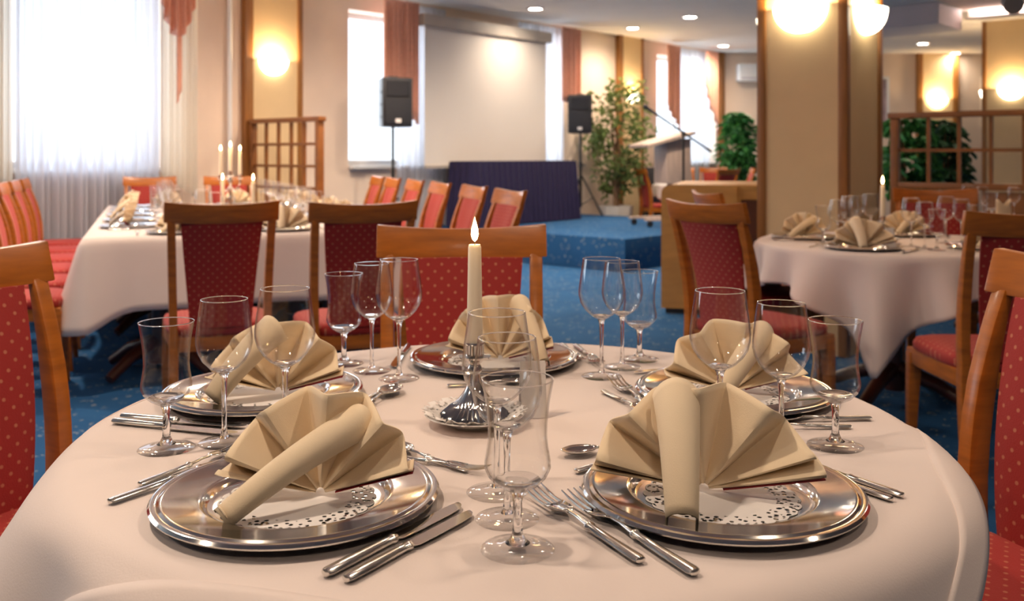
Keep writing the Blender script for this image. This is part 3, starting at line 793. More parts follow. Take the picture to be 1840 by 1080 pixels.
put_nap(nap_e, SET['far']['c'], .012, .0, -.05, 'cream fan napkin on the far plate, behind the tall candle')

def lay(P, hpx, tpx, label, length, group, lift=0.):
    h = at_z(hpx[0], hpx[1], ZC); q = at_z(tpx[0], tpx[1], ZC); d = q - h
    P.put((h.x, h.y, ZP + lift), math.atan2(d.y, d.x) - PI/2, label, group, max(.8, min(1.15, d.length / length)))
GC = 'silver cutlery on the front table'
lay(FRK, (250, 877), (444, 806), 'silver fork left of the near left plate, the upper one', .2, GC)
lay(FRK, (195, 909), (439, 828), 'silver fork left of the near left plate, the lower one', .2, GC)
lay(KNI, (583, 1041), (831, 913), 'silver knife next to the near left plate', .212, GC)
lay(KNI, (620, 1051), (851, 927), 'outer silver knife at the near left plate, lowest in the picture', .212, GC)
lay(SPN, (839, 851), (694, 806), 'silver dessert spoon above the near left plate', .185, GC)
lay(FRK, (690, 822), (823, 845), 'silver dessert fork above the near left plate, tines pointing right', .2, GC)
lay(FRK, (1153, 1017), (957, 893), 'outer silver fork left of the near right plate', .2, GC)
lay(FRK, (1251, 1040), (1018, 897), 'inner silver fork touching the near right plate', .2, GC)
lay(KNI, (1623, 897), (1436, 832), 'outer silver knife right of the near right plate', .212, GC)
lay(KNI, (1604, 904), (1424, 842), 'inner silver knife right of the near right plate', .212, GC)
lay(SPN, (1195, 800), (1009, 823), 'silver dessert spoon above the near right plate, bowl to the left', .185, GC)
lay(FRK, (1034, 853), (1205, 806), 'silver dessert fork under the spoon at the near right plate', .2, GC)
lay(FRK, (1566, 756), (1365, 760), 'rear silver fork beside the right-hand plate', .2, GC)
lay(FRK, (1530, 771), (1345, 772), 'front silver fork beside the right-hand plate', .2, GC)
lay(KNI, (1292, 658), (1138, 673), 'silver knife beyond the right-hand plate', .212, GC)
lay(FRK, (1186, 752), (1103, 690), 'silver dessert fork left of the right-hand plate', .2, GC)
lay(SPN, (1083, 707), (1168, 750), 'silver dessert spoon left of the right-hand plate', .185, GC)
lay(KNI, (203, 762), (424, 785), 'front silver knife beside the left-hand plate', .212, GC)
lay(KNI, (218, 753), (440, 772), 'rear silver knife beside the left-hand plate', .212, GC)
lay(SPN, (622, 756), (715, 702), 'silver dessert spoon right of the left-hand plate, bowl shining', .185, GC)
lay(FRK, (678, 712), (586, 757), 'silver dessert fork right of the left-hand plate', .2, GC)
lay(FRK, (1010, 622), (1046, 657), 'inner silver fork right of the far plate', .2, GC)
lay(FRK, (1034, 624), (1078, 662), 'outer silver fork right of the far plate', .2, GC)
lay(KNI, (734, 624), (706, 664), 'silver knife left of the far plate', .212, GC)
lay(SPN, (803, 697), (905, 692), 'silver dessert spoon in front of the far plate', .185, GC)

def glass(P, px, d, label, group):
    x = (px - 920) / F * d
    P.put((x, d, ZP), random.uniform(0, 6), label, group)
GG = 'stemmed glasses on the front table'
glass(TUL, 930, .975, 'waisted tulip glass nearest the camera, in the middle front', GG)
glass(WINE_S, 911, 1.056, 'wine glass directly behind the nearest tulip glass', GG)
glass(WINE_B, 893, 1.140, 'tall wine glass in front of the candlestick', GG)
glass(TUL, 299, 1.31, 'waisted tulip glass at the left rim of the front table', GG)
glass(WINE_S, 403, 1.338, 'wine glass between the left tulip glass and the tallest left glass', GG)
glass(WINE_B, 512, 1.346, 'tall wine glass standing behind the near left napkin', GG)
glass(TUL, 618, 1.845, 'waisted tulip glass at the back left of the front table', GG)
glass(WINE_S, 668, 1.783, 'middle wine glass of the back left trio', GG)
glass(WINE_B, 717, 1.721, 'tall wine glass of the back left trio, next to the candle', GG)
glass(WINE_B, 1081, 1.739, 'tall wine glass of the back right trio', GG)
glass(WINE_S, 1118, 1.815, 'middle wine glass of the back right trio', GG)
glass(TUL, 1149, 1.885, 'waisted tulip glass of the back right trio, before the blue carpet', GG)
glass(WINE_B, 1294, 1.325, 'tall wine glass standing behind the near right napkin', GG)
glass(WINE_S, 1404, 1.303, 'wine glass between the right tulip glass and the tall right glass', GG)
glass(TUL, 1501, 1.323, 'waisted tulip glass at the right rim of the front table', GG)

# ---------------------------------------------------------------- candle, candlestick, saucer, card
def make_candle(h, r0=.0125, r1=.0095, lit=True):
    t = thing('taper_candle', '', 'candle')
    MB().lathe([(0, 0), (r0, 0), (r0, .01), (r1 + .0004, h - .004), (r1 - .001, h), (0, h - .002)], 24).build('wax_body', 'wax', t)
    wk = MB().tube([(0, 0, h - .003), (0, 0, h + .006), (.0015, 0, h + .009)], .0008, 6).build('wick', 'wick', t)
    MB().lathe([(0, h + .004), (.0035, h + .008), (.0056, h + .015), (.0050, h + .023), (.0030, h + .031), (.0012, h + .037), (0, h + .042)], 14).build('flame', 'flame', wk)
    return t
def make_candlestick():
    t = thing('candlestick', '', 'candle holder')
    n = 72; rows = []
    for r, z, fl in ((.050, .0, 0), (.052, .003, 1), (.051, .007, 1), (.044, .013, 1), (.036, .020, 1), (.030, .0245, .4), (.024, .031, 0), (.016, .042, 0), (.010, .056, 0), (.008, .068, 0)):
        rows.append([(r * (1 + .055 * fl * math.cos(36 * a)) * math.cos(a), r * (1 + .055 * fl * math.cos(36 * a)) * math.sin(a), z) for a in [2*PI*k/(n*2) for k in range(n*2 + 1)]])
    MB().grid(rows).build('fluted_foot', 'silver', t, smooth=50)
    MB().lathe([(.008, .068), (.0115, .073), (.0105, .078), (.008, .082), (.013, .088), (.024, .092), (.0245, .095), (.014, .096), (.0145, .112), (.0165, .114), (.0150, .116), (.0128, .114), (.0128, .098), (0, .098)], 28).build('socket', 'silver', t)
    return t
def make_saucer():
    t = thing('saucer', '', 'saucer')
    MB().lathe([(0, .004), (.045, .004), (.052, .006), (.070, .014), (.076, .016), (.075, .0175), (.068, .016), (.05, .008), (0, .006)][::-1] + [(.04, .0), (0, .0)], 64).build('dish', 'porcelain', t)
    n = 120; rows = []
    for r, z, k in ((.04, .0075, 0), (.055, .0115, .3), (.068, .0185, .7), (.078, .0225, 1)):
        rows.append([((r + .003 * k * math.cos(30 * a)) * math.cos(a), (r + .003 * k * math.cos(30 * a)) * math.sin(a), z + .0012 * k * math.sin(15 * a)) for a in [2*PI*i/n for i in range(n + 1)]])
    MB().grid(rows).build('lace_paper', 'doily_paper', t, solid=.0005)
    return t
SAU, STK = Proto(make_saucer()), Proto(make_candlestick())
CAND = Proto(make_candle(.165))
cp = at_z(853, 762, ZC)
def candle_set(x, y, z, where, saucer=True, lit_w=.35):
    if saucer: SAU.put((x, y, z), 0, 'white saucer with lace paper under the candlestick %s' % where, 'saucers under candles')
    zz = z + (.0077 if saucer else 0)
    STK.put((x, y, zz), 0, 'silver candlestick with fluted foot %s' % where, 'candlesticks')
    c = CAND.put((x, y, zz + .0985), 0, 'tall lit ivory taper candle %s' % where, 'lit candles')
    light('candle_light', 'POINT', (0, 0, .19), lit_w, (1, .6, .25), c, shadow_soft_size=.012)
candle_set(cp.x, cp.y, ZP, 'on the front table')
def make_card():
    t = thing('table_card', '', 'card')
    MB().add([(-.02, -.016, 0), (.02, -.016, 0), (.02, 0, .085), (-.02, 0, .085)], [(0, 1, 2, 3)]).build('front_leaf', 'paper_white', t, smooth=0, solid=.0008)
    MB().add([(-.02, .016, 0), (.02, .016, 0), (.02, .0005, .085), (-.02, .0005, .085)], [(0, 3, 2, 1)]).build('rear_leaf', 'paper_white', t, smooth=0, solid=.0008)
    return t
CARD = Proto(make_card())
p = at_z(957, 748, ZC); CARD.put((p.x, p.y, ZP), .15, 'small white folded card standing behind the wine glasses on the front table')

# ================================================================= the long banquet table at the left
LA = Vector((-2.1, 4.62)); LU = Vector((-.36, .933)).normalized(); LV = Vector((LU.y, -LU.x)); LW, LL = 1.62, 3.35
lrz = math.atan2(LV.y, LV.x)
def LP(u, v, z=0.): q = LA + LU * u + LV * v; return Vector((q.x, q.y, z))
t = thing('banquet_table', 'long banquet table under the white cloth at the left', 'table', LP(LL/2, LW/2), lrz)
MB().box(-LW/2 + .01, LW/2 - .01, -LL/2 + .01, LL/2 - .01, .70, .735).build('tabletop', 'wood_dark', t, bevel=.006)
for k, (v, u) in enumerate([(-.45, -1.35), (.45, -1.35), (-.45, 0), (.45, 0), (-.45, 1.35), (.45, 1.35)]):
    ped = MB().lathe([(.06, .06), (.06, .1), (.04, .2), (.04, .62), (.1, .70)], 18, (v, u, 0)).build('pedestal', 'wood_dark', t)
    for q in range(4):
        a = PI/4 + q * PI/2
        MB().tube([(v + .04*math.cos(a), u + .04*math.sin(a), .17), (v + .2*math.cos(a), u + .2*math.sin(a), .12), (v + .34*math.cos(a), u + .34*math.sin(a), .035)], [.036, .032, .026], 10).build('foot', 'wood_dark', ped)
def rect_perim(hx, hy, r=.03, n=60, nc=9):
    out = []
    cs = [(hx - r, hy - r, 0), (-hx + r, hy - r, PI/2), (-hx + r, -hy + r, PI), (hx - r, -hy + r, 3*PI/2)]
    for k, (cx, cyy, a0) in enumerate(cs):
        for i in range(nc):
            a = a0 + PI/2 * i / (nc - 1); out.append((cx + r * math.cos(a), cyy + r * math.sin(a), math.cos(a), math.sin(a)))
        nx, ny, na = cs[(k + 1) % 4]; p = out[-1]; a = a0 + PI/2
        q = (nx + r * math.cos(a), ny + r * math.sin(a))
        m = n if k % 2 else n // 2
        for i in range(1, m): out.append((p[0] + (q[0] - p[0]) * i / m, p[1] + (q[1] - p[1]) * i / m, math.cos(a), math.sin(a)))
    return out
per = rect_perim(LW/2, LL/2)
def corner_w(p):
    return math.exp(-((LW/2 - abs(p[0])) ** 2 + (LL/2 - abs(p[1])) ** 2) / .02)
o = drape('tablecloth', 'cloth_white', LP(LL/2, LW/2), lrz, per, .75, lambda i: .36 + .10 * corner_w(per[i]), lambda i, s: s * (.22 * corner_w(per[i]) + .07 * math.sin(7 * per[i][0] + 5 * per[i][1])), .012, .03, 10)
tag(o, 'white cloth over the long banquet table at the left', 'tablecloth')

G2 = 'chairs around the long banquet table'
chair_at(at_d(401, 3.70), LU, 'dark-backed chair at the near end of the long table, the left one', G2)
chair_at(at_d(657, 3.72), LU, 'dark-backed chair at the near end of the long table, the right one', G2)
for k, (px, d) in enumerate([(924, 5.05), (859, 5.75), (798, 6.45), (752, 7.1), (712, 7.75), (684, 8.35)]):
    chair_at(at_d(px, d), -LV, 'red chair on the screen side of the long table, %s from the camera' % ORD[k], G2)
for k in range(6):
    q = LP(.10 + .62 * k, -.62); chair_at(q, LV, 'red chair on the window side of the long table, %s from the camera' % ORD[k], G2)
for k, v in enumerate((.32, .98)):
    q = LP(LL + .42, v); chair_at(q, -LU, 'red chair at the far end of the long table, the %s one' % ('left' if k == 0 else 'right'), G2)

NAPS = [Proto(n) for n in (nap_a, nap_b, nap_c, nap_d)]
for q in NAPS: q.used = True
def setting(c, inward, desc, grp, glasses=True, nap=0, nrz=None, z=.75, cutlery=True, order=(0, 1, 2)):
    """c: plate centre, inward: unit vector from the guest to the table middle"""
    I = Vector((inward[0], inward[1])).normalized(); S = Vector((I.y, -I.x))      # S = guest's right
    rz = math.atan2(I.y, I.x) - PI/2; zz = z + .0012
    CHG.put((c[0], c[1], zz), 0, 'silver charger plate ' + desc, grp + ': plates')
    q = Vector(c[:2]); NAPS[nap].put((q.x, q.y, zz + .0045), rz if nrz is None else nrz, 'cream fan napkin ' + desc, grp + ': napkins')
    if cutlery:
        for off, P, nm in ((-.20, FRK, 'silver fork'), (.20, KNI, 'silver knife')):
            w = q + S * off - I * .1; P.put((w.x, w.y, zz), rz, nm + ' ' + desc, grp + ': cutlery')
    if glasses:
        for P, (s, f), nm in ((WINE_B, (.13, .24), 'tall wine glass'), (WINE_S, (.20, .20), 'wine glass'), (TUL, (.265, .15), 'tulip glass')):
            w = q + S * s + I * f; P.put((w.x, w.y, zz), 0, nm + ' ' + desc, grp + ': glasses')
for k in range(5):
    u = .72 + .54 * k
    setting(LP(u, .20), LV, 'on the window side of the long table, %s from the camera' % ORD[k], 'long table settings', nap=k % 3)
    setting(LP(u, LW - .20), -LV, 'on the screen side of the long table, %s from the camera' % ORD[k], 'long table settings', nap=(k + 1) % 3)
for k, v in enumerate((.45, 1.0)):
    setting(LP(.2, v), LU, 'at the near end of the long table, the %s one' % ('left', 'right')[k], 'long table settings', glasses=True, nap=k)
    setting(LP(LL - .2, v), -LU, 'at the far end of the long table, the %s one' % ('left', 'right')[k], 'long table settings', glasses=False, nap=2, cutlery=False)

# candelabrum + single candlesticks
def candelabrum(loc, rz):
    t = thing('candelabrum', 'silver three-armed candelabrum on the long banquet table', 'candle holder', loc, rz)
    MB().lathe([(0, 0), (.065, 0), (.065, .008), (.04, .02), (.018, .04), (.011, .08), (.014, .11), (.009, .14), (.009, .22), (.016, .24), (.010, .26)], 28).build('base', 'silver', t)
    for s in (-1, 1):
        pts = [(s * .008, 0, .2), (s * .03, 0, .175), (s * .06, 0, .185), (s * .075, 0, .225), (s * .075, 0, .25)]
        MB().tube(pts, .006, 8).build('arm', 'silver', t)
        MB().lathe([(.006, .25), (.022, .256), (.012, .26), (.0135, .28), (0, .28)], 20, (s * .075, 0, 0)).build('socket', 'silver', t)
    MB().lathe([(.006, .26), (.024, .275), (.012, .28), (.0135, .305), (0, .305)], 20).build('socket', 'silver', t)
    return t
cl = at_d(414, 6.25); candelabrum((cl.x, cl.y, .7512), .9)
for s, nm in ((0, 'middle'), (-1, 'left'), (1, 'right')):
    c_ = CAND.put((cl.x + s * .075 * math.cos(.9), cl.y + s * .075 * math.sin(.9), .7512 + (.306 if s == 0 else .281)), 0, 'lit ivory candle in the %s socket of the candelabrum' % nm, 'lit candles', .95)
light('candle_light', 'POINT', (0, 0, .2), .6, (1, .6, .25), c_, shadow_soft_size=.02)
for px, d, nm in ((400, 5.45, 'left of the candelabrum on the long table'), (455, 5.35, 'right of the candelabrum on the long table')):
    q = at_d(px, d); candle_set(q.x, q.y, .7512, nm, False, .3)

# ================================================================= the round table at the right
RC = Vector((1.80, 4.45)); RR = .62
round_table('round table under the draped cloth at the right', RC, RR - .012)
per2 = circle_perim(RR, 200); rot2 = math.radians(-118)
base_sq = square_drop(.80, RR, rot2 + PI/4, 200, .1)
def fold2(i, s):
    a = 2*PI*i/200
    cw = abs(math.sin(2 * (a - rot2)))     # 0 at the cloth corners
    return max(0, s - .03) * (.26 * math.sin(15 * a + 1.3 + .6 * math.sin(4 * a)) + .12 * math.sin(7 * a)) - .02 * cw * s
o = drape('tablecloth', 'cloth_white', (RC.x, RC.y, 0), 0, per2, .75, base_sq, fold2, .02, .03, 14)
tag(o, 'white square cloth with hanging corners on the round table at the right', 'tablecloth')
G3 = 'chairs around the right round table'
chair_at(at_d(1258, 3.74), (.85, .53), 'dark red chair seen from behind left of the right table, nearer one', G3)
chair_at(at_d(1262, 4.72), (.97, .1), 'chair half hidden behind the nearer chair, left of the right table', G3)
chair_at(at_d(1678, 5.28), (-.25, -1), 'red chair on the far side of the right table, before the lattice', G3)
q = Vector((1.69, 3.05)); chair_at(q, (.04, 1), 'dark chair seen from behind at the right picture edge', G3)
def rset(deg, desc, nap, **kw):
    a = math.radians(deg); c = RC + Vector((math.cos(a), math.sin(a))) * .42
    setting((c.x, c.y), (-math.cos(a), -math.sin(a)), desc, 'right table settings', nap=nap, nrz=-.25 + .01 * deg / 10, **kw)
rset(230, 'at the front left of the right round table', 1)
rset(150, 'at the back left of the right round table', 0)
rset(62, 'at the far side of the right round table', 3)
rset(310, 'at the front right of the right round table', 0)
q = at_d(1586, 4.42); candle_set(q.x, q.y, .7512, 'on the right round table', True, .5)
q = at_d(1598, 4.22); CARD.put((q.x, q.y, .7512), -.1, 'small white folded card on the right round table')

# small table behind at the far right with folded napkins
TR = Vector((3.25, 6.05)); round_table('round table before the lattice at the far right', TR, .5)
o = drape('tablecloth', 'cloth_white', (TR.x, TR.y, 0), 0, circle_perim(.51, 120), .75, square_drop(.66, .51, .3, 120, .08), lambda i, s: s * .1 * math.sin(11 * 2*PI*i/120), .02, .03, 8)
tag(o, 'white cloth of the small table before the lattice at the far right', 'tablecloth')
def bunny(loc, rz, label):
    t = thing('peaked_napkin', label, 'napkin', loc, rz, 'napkins folded with two peaks')
    rows = []
    for j in range(7):
        v = j / 6
        rows.append([(.045 * math.cos(a) * (1 - .1 * v), .03 * math.sin(a), .10 * v + (.045 * v * abs(math.cos(a)) ** 1.5)) for a in [2*PI*k/32 for k in range(33)]])
    MB().grid(rows).build('folded_body', 'napkin', t, solid=.002)
    MB().tube([(-.044, -.01, .004), (0, -.033, .006), (.044, -.01, .004)], .005, 6).build('cuff', 'napkin', t)
    return t
for px, d, nm in ((1803, 5.75, 'right'), (1672, 6.15, 'left')):
    q = at_d(px, d); 
    if nm == 'left': continue
    bunny((q.x, q.y, .7512), 0, 'pale napkin folded into two peaks on the far right table')
for k, (px, d, P, nm) in enumerate([(1740, 6.0, WINE_B, 'left wine glass'), (1765, 6.25, WINE_S, 'small wine glass'), (1782, 5.95, TUL, 'tulip glass'), (1822, 6.1, WINE_S, 'right wine glass')]):
    q = at_d(px, d); P.put((q.x, q.y, .7512), 0, nm + ' on the small far right table', 'glasses on the far right table')

# ================================================================= stage things
def skirt_table():
    b0 = at_d(850, 10.85); b1 = at_d(1033, 12.35); d = (b1 - b0).to_2d(); L = d.length; rz = math.atan2(d.y, d.x)
    t = thing('skirted_table', 'stage table with a pleated dark purple skirt under the screen', 'table', (b0.x, b0.y, SZ), rz)
    MB().box(0, L, 0, .36, .735, .765).build('tabletop', 'purple_cloth', t, bevel=.01)
    # skirt: box pleats along front and both ends
    path = []; n = 150
    per = [(0, .36), (0, 0), (L, 0), (L, .36)]
    def pt(s):
        segs = [.36, L, .36]; k = 0
        while k < 2 and s > segs[k]: s -= segs[k]; k += 1
        a, b = Vector(per[k]), Vector(per[k + 1]); dd = (b - a).normalized(); nn = Vector((dd.y, -dd.x))
        return a + dd * s, nn
    tot = L + .72; rows = []
    for j in range(7):
        v = j / 6; row = []
        for i in range(n * 4 + 1):
            s = tot * i / (n * 4); p, nn = pt(s)
            o_ = .012 + .040 * (.35 + .65 * v) * (.5 + .5 * smoothtri(2 * PI * s / .10 + .5 * math.sin(9 * s), .9)) + .05 * v
            row.append((p.x + nn.x * o_, p.y + nn.y * o_, .76 - .75 * v))
        rows.append(row)
    MB().grid(rows).build('pleated_skirt', 'purple_cloth', t, smooth=60)
    for x in (.06, L - .06):
        for y in (.06, .30): MB().tube([(x, y, 0), (x, y, .735)], .018, 10).build('leg', 'black_metal', t)
skirt_table()

def speaker(loc, z, rz, label, stand_label, ground):
    t = thing('loudspeaker', label, 'loudspeaker', (loc.x, loc.y, z), rz, 'stage loudspeakers')   # front is -y
    hw, hd, h = .165, .16, .52
    vs = [(-hw, -hd, 0), (hw, -hd, 0), (hw * .72, hd, 0), (-hw * .72, hd, 0)]
    MB().add([(x, y, zz) for zz in (0, h) for x, y, _ in vs], [(3, 2, 1, 0), (4, 5, 6, 7), (0, 1, 5, 4), (1, 2, 6, 5), (2, 3, 7, 6), (3, 0, 4, 7)]).build('cabinet', 'black_plastic', t, bevel=.016); cab = t.children[0]
    MB().box(-hw + .02, hw - .02, -hd - .012, -hd + .002, .03, .30).build('woofer_grille', 'black_grille', t, bevel=.01)
    # horn: flared rectangular funnel set into the front
    rows = []
    for sx_, sz_, y in ((.125, .08, -hd - .008), (.118, .072, -hd - .012), (.09, .055, -hd + .03), (.05, .035, -hd + .07)):
        rows.append([Vector((-sx_, y, .40 - sz_)), Vector((sx_, y, .40 - sz_)), Vector((sx_, y, .40 + sz_)), Vector((-sx_, y, .40 + sz_))])
    MB().sweep(rows).build('horn', 'black_grille', t, smooth=20)
    MB().box(-.03, .03, -hd - .016, -hd - .011, .045, .085).build('badge', 'paper_white', cab)
    MB().box(-.05, .05, -.02, .02, h - .004, h + .02).build('carry_handle', 'black_plastic', cab, bevel=.006)
    for k in range(3): MB().box(-hw - .004, -hw + .012, -hd + .03, -hd + .1, .10 + .13 * k, .11 + .13 * k).build('side_rib', 'black_grille', cab)
    s = thing('speaker_stand', stand_label, 'stand', (loc.x, loc.y, ground), rz, 'tripod speaker stands'); H = z - ground
    MB().tube([(0, 0, .12), (0, 0, .7)], .02, 14).build('lower_tube', 'black_metal', s)
    MB().tube([(0, 0, .7), (0, 0, H - .001)], .0155, 14).build('upper_tube', 'black_metal', s)
    MB().tube([(0, 0, .66), (0, 0, .74)], .028, 14).build('collar', 'black_plastic', s)
    MB().tube([(.02, 0, .70), (.07, 0, .70)], .012, 8).build('knob', 'black_plastic', s)
    for k in range(3):
        a = PI/2 + .5 + k * 2*PI/3
        MB().tube([(.02*math.cos(a), .02*math.sin(a), .55), (.30*math.cos(a), .30*math.sin(a), .014)], .012, 8).build('leg', 'black_metal', s); lg = s.children[-1]
        MB().tube([(.015*math.cos(a), .015*math.sin(a), .16), (.175*math.cos(a), .175*math.sin(a), .26)], .008, 6).build('brace', 'black_metal', lg)
q = at_d(706, 10.05); speaker(q, 1.46, .46, 'black loudspeaker on the left side of the projection screen', 'black tripod stand carrying the left loudspeaker', SZ if q.to_2d().dot(E1) > SA0 - .3 and False else 0.)
q = at_d(1043, 12.9); speaker(q, 1.46, -.12, 'black loudspeaker on the right side of the screen', 'black tripod stand carrying the right loudspeaker on the stage', SZ)

# lectern
def lectern():
    q = at_d(1207, 11.3); t = thing('lectern', 'pale grey wooden lectern on wheels on the blue stage', 'lectern', (q.x, q.y, SZ), .35)
    m = Matrix.Translation((0, 0, 1.03)) @ Matrix.Rotation(math.radians(-14), 4, 'Y') 
    MB().box(-.46, .20, -.24, .24, 0, .04, m).build('desk_top', 'wood_lectern', t, bevel=.006)
    MB().box(-.15, .17, -.16, .16, .50, 1.03).build('body_box', 'wood_lectern', t, bevel=.006)
    MB().box(-.04, .06, -.05, .05, .08, .52).build('column', 'wood_lectern', t, bevel=.006)
    for s in (-1, 1): MB().box(-.46, .32, s * .2 - .03, s * .2 + .03, .07, .10).build('foot_beam', 'wood_lectern', t, bevel=.006)
    MB().box(-.05, .07, -.2, .2, .07, .10).build('cross_beam', 'wood_lectern', t)
    for x in (-.40, .27):
        for y in (-.2, .2):
            MB().lathe([(0, -.018), (.03, -.018), (.035, -.012), (.035, .012), (.03, .018), (0, .018)], 18).build('wheel', 'black_plastic', t)
            w = bpy.context.scene.collection.objects[-1]; w.location = (x, y, .035); w.rotation_euler = (PI/2, 0, 0)
lectern()
def mic_stand():
    q = at_d(1228, 10.6); t = thing('microphone_stand', 'black microphone stand with a long boom before the lectern', 'microphone stand', (q.x, q.y, SZ), 0)
    MB().lathe([(0, 0), (.13, 0), (.13, .012), (.03, .03), (0, .03)], 28).build('base', 'black_metal', t)
    zp = CZ + (HY - 240) / F * 10.6 - SZ
    MB().tube([(0, 0, .02), (0, 0, zp)], .014, 10).build('pole', 'black_metal', t)
    A_ = Vector(((1170 - 1228) / F * 10.6, 0, CZ + (HY - 199) / F * 10.6 - SZ)); B_ = Vector(((1276 - 1228) / F * 10.6, 0, CZ + (HY - 271) / F * 10.6 - SZ))
    MB().tube([A_, B_], .012, 8).build('boom', 'black_metal', t)
    MB().tube([(0, -.03, zp), (0, .03, zp)], .024, 12).build('clamp', 'black_plastic', t)
    d = (A_ - B_).normalized()
    MB().tube([A_ - d * .10, A_ - d * .06, A_ + d * .05], [.012, .016, .02], 10).build('microphone_body', 'black_plastic', t)
    MB().tube([A_ + d * .05, A_ + d * .06, A_ + d * .09, A_ + d * .105], [.02, .028, .028, .012], 12).build('microphone_head', 'black_grille', t)
    MB().tube([B_ - d * -.04, B_ - d * .02], .016, 10).build('counterweight', 'black_metal', t)
mic_stand()

# counter with rounded top corner
def counter():
    q = at_d(1188, 6.95); d = Vector((.73, 0, 0)); t = thing('counter_cabinet', 'light brown wooden counter with a rounded corner beside the large pillar', 'counter', (q.x, q.y, 0), -.26)
    Lc, Hc_, r = d.length, .945, .07
    out = [(0, .04), (Lc, .04), (Lc, Hc_)] + [(r - r * math.sin(a), Hc_ - r + r * math.cos(a)) for a in [PI/2 * k / 8 for k in range(9)]]
    n = len(out); wpan = Lc * .74
    outp = [(x * .74 / 1 if x == Lc else x, z) for x, z in out]
    mb = MB(); mb.add([(x, 0, z) for x, z in outp] + [(x, .03, z) for x, z in outp], [tuple(range(n)), tuple(range(2*n - 1, n - 1, -1))] + [(i, i + n, (i + 1) % n + n, (i + 1) % n) for i in range(n)])
    mb.build('end_panel', 'wood_counter', t, smooth=30)
    MB().box(.02, Lc, .03, 1.1, .04, .90).build('body', 'wood_counter', t)
    MB().box(.07, Lc + .01, .0305, 1.12, .90, Hc_).build('worktop', 'wood_counter', t, bevel=.004)
    MB().box(wpan + .001, Lc, .002, .0295, .04, .10).build('recess_shade_base', 'wood_dark', t)  # dark colour stands in for shade at the foot of the opening
    MB().box(wpan + .03, Lc - .005, .012, .0295, .10, .84).build('recess_shade', 'wood_dark', t)  # dark slab painted in place of the shade inside the open recess
    MB().box(.03, Lc - .03, .02, 1.08, 0, .04).build('plinth', 'black_plastic', t)
counter()

# ---------------------------------------------------------------- plants
def leaf_mesh(name, L, w, mat):
    rows = []
    for i in range(5):
        u = i / 4; ww = w * math.sin(PI * (u * .9 + .05)) ** .8
        rows.append([(-ww, L * u, -.12 * L * u * u + .12 * ww), (0, L * u, -.12 * L * u * u - .02), (ww, L * u, -.12 * L * u * u + .12 * ww)])
    return rows
def plant(name, label, loc, base_z, stems, leaves, mat, seed, pot=True, pot_r=.2, pot_h=.36):
    rnd = random.Random(seed); t = thing(name, label, 'plant', (loc.x, loc.y, base_z))
    if pot:
        MB().lathe([(0, 0), (pot_r * .82, 0), (pot_r, pot_h), (pot_r - .02, pot_h), (pot_r - .03, pot_h - .04), (0, pot_h - .04)], 8).build('planter', 'planter', t, smooth=20)
        MB().lathe([(0, pot_h - .035), (pot_r - .03, pot_h - .035)], 16).build('soil', 'soil', t)
    for pts, rad in stems: MB().tube(pts, rad, 8).build('stem', 'bark', t)
    mb = MB(); single = leaf_mesh('leaf', 1, 1, mat)
    for (c, L, w, dirn) in leaves:
        d = dirn.normalized(); ref = Vector((0, 0, 1)); s = d.cross(ref)
        if s.length < .1: s = Vector((1, 0, 0))
        s.normalize(); nn = s.cross(d); tw = rnd.uniform(-.7, .7); s2 = s * math.cos(tw) + nn * math.sin(tw); n2 = s2.cross(d)
        rows = []
        for r in leaf_mesh('leaf', L, w, mat): rows.append([c + s2 * x + d * y + n2 * z for x, y, z in r])
        mb.grid(rows)
    o = mb.build('foliage', mat, t, smooth=60, weld=False); o['kind'] = 'stuff'
    return t
def ficus(loc):
    rnd = random.Random(21); stems, leaves = [], []
    for k in range(3):
        a = k * 2.1; stems.append(([(.05*math.cos(a), .05*math.sin(a), .3), (-.03*math.cos(a + 1), .04*math.sin(a + 1), .75), (.05*math.cos(a + 2), .05*math.sin(a + 2), 1.2), (.12*math.cos(a), .1*math.sin(a), 1.75)], [.03, .027, .022, .01]))
    for k in range(44):
        z = rnd.uniform(.62, 2.0); a = rnd.uniform(0, 2*PI); wmax = (.20 + .22 * math.sin(PI * min(1, max(0, (z - .5) / 1.75))) ** .8)
        if z < 1.15: wmax *= .85
        st = Vector((.03*math.cos(a), .03*math.sin(a), z)); en = st + Vector((math.cos(a) * wmax, math.sin(a) * wmax * .9, rnd.uniform(.02, .26)))
        stems.append(([st, (st + en) / 2 + Vector((0, 0, .04)), en], [.006, .004, .002]))
        for q in range(30):
            p = st.lerp(en, rnd.uniform(.3, 1.1)) + Vector((rnd.gauss(0, .06), rnd.gauss(0, .06), rnd.gauss(0, .07)))
            leaves.append((p, rnd.uniform(.05, .085), .017, Vector((rnd.gauss(0, 1), rnd.gauss(0, 1), rnd.uniform(-1.2, .3)))))
    for q in range(40):
        leaves.append((Vector((rnd.gauss(0, .05), rnd.gauss(0, .05), rnd.uniform(1.95, 2.28))), .07, .017, Vector((rnd.gauss(0, 1), rnd.gauss(0, 1), rnd.uniform(-.6, .6)))))
    return plant('ficus_tree', 'tall airy ficus tree in a pale planter right of the stage loudspeaker', loc, 0, stems, leaves, 'leaf_ficus', 22, True, .24, .46)
ficus(at_d(1107, 13.3))
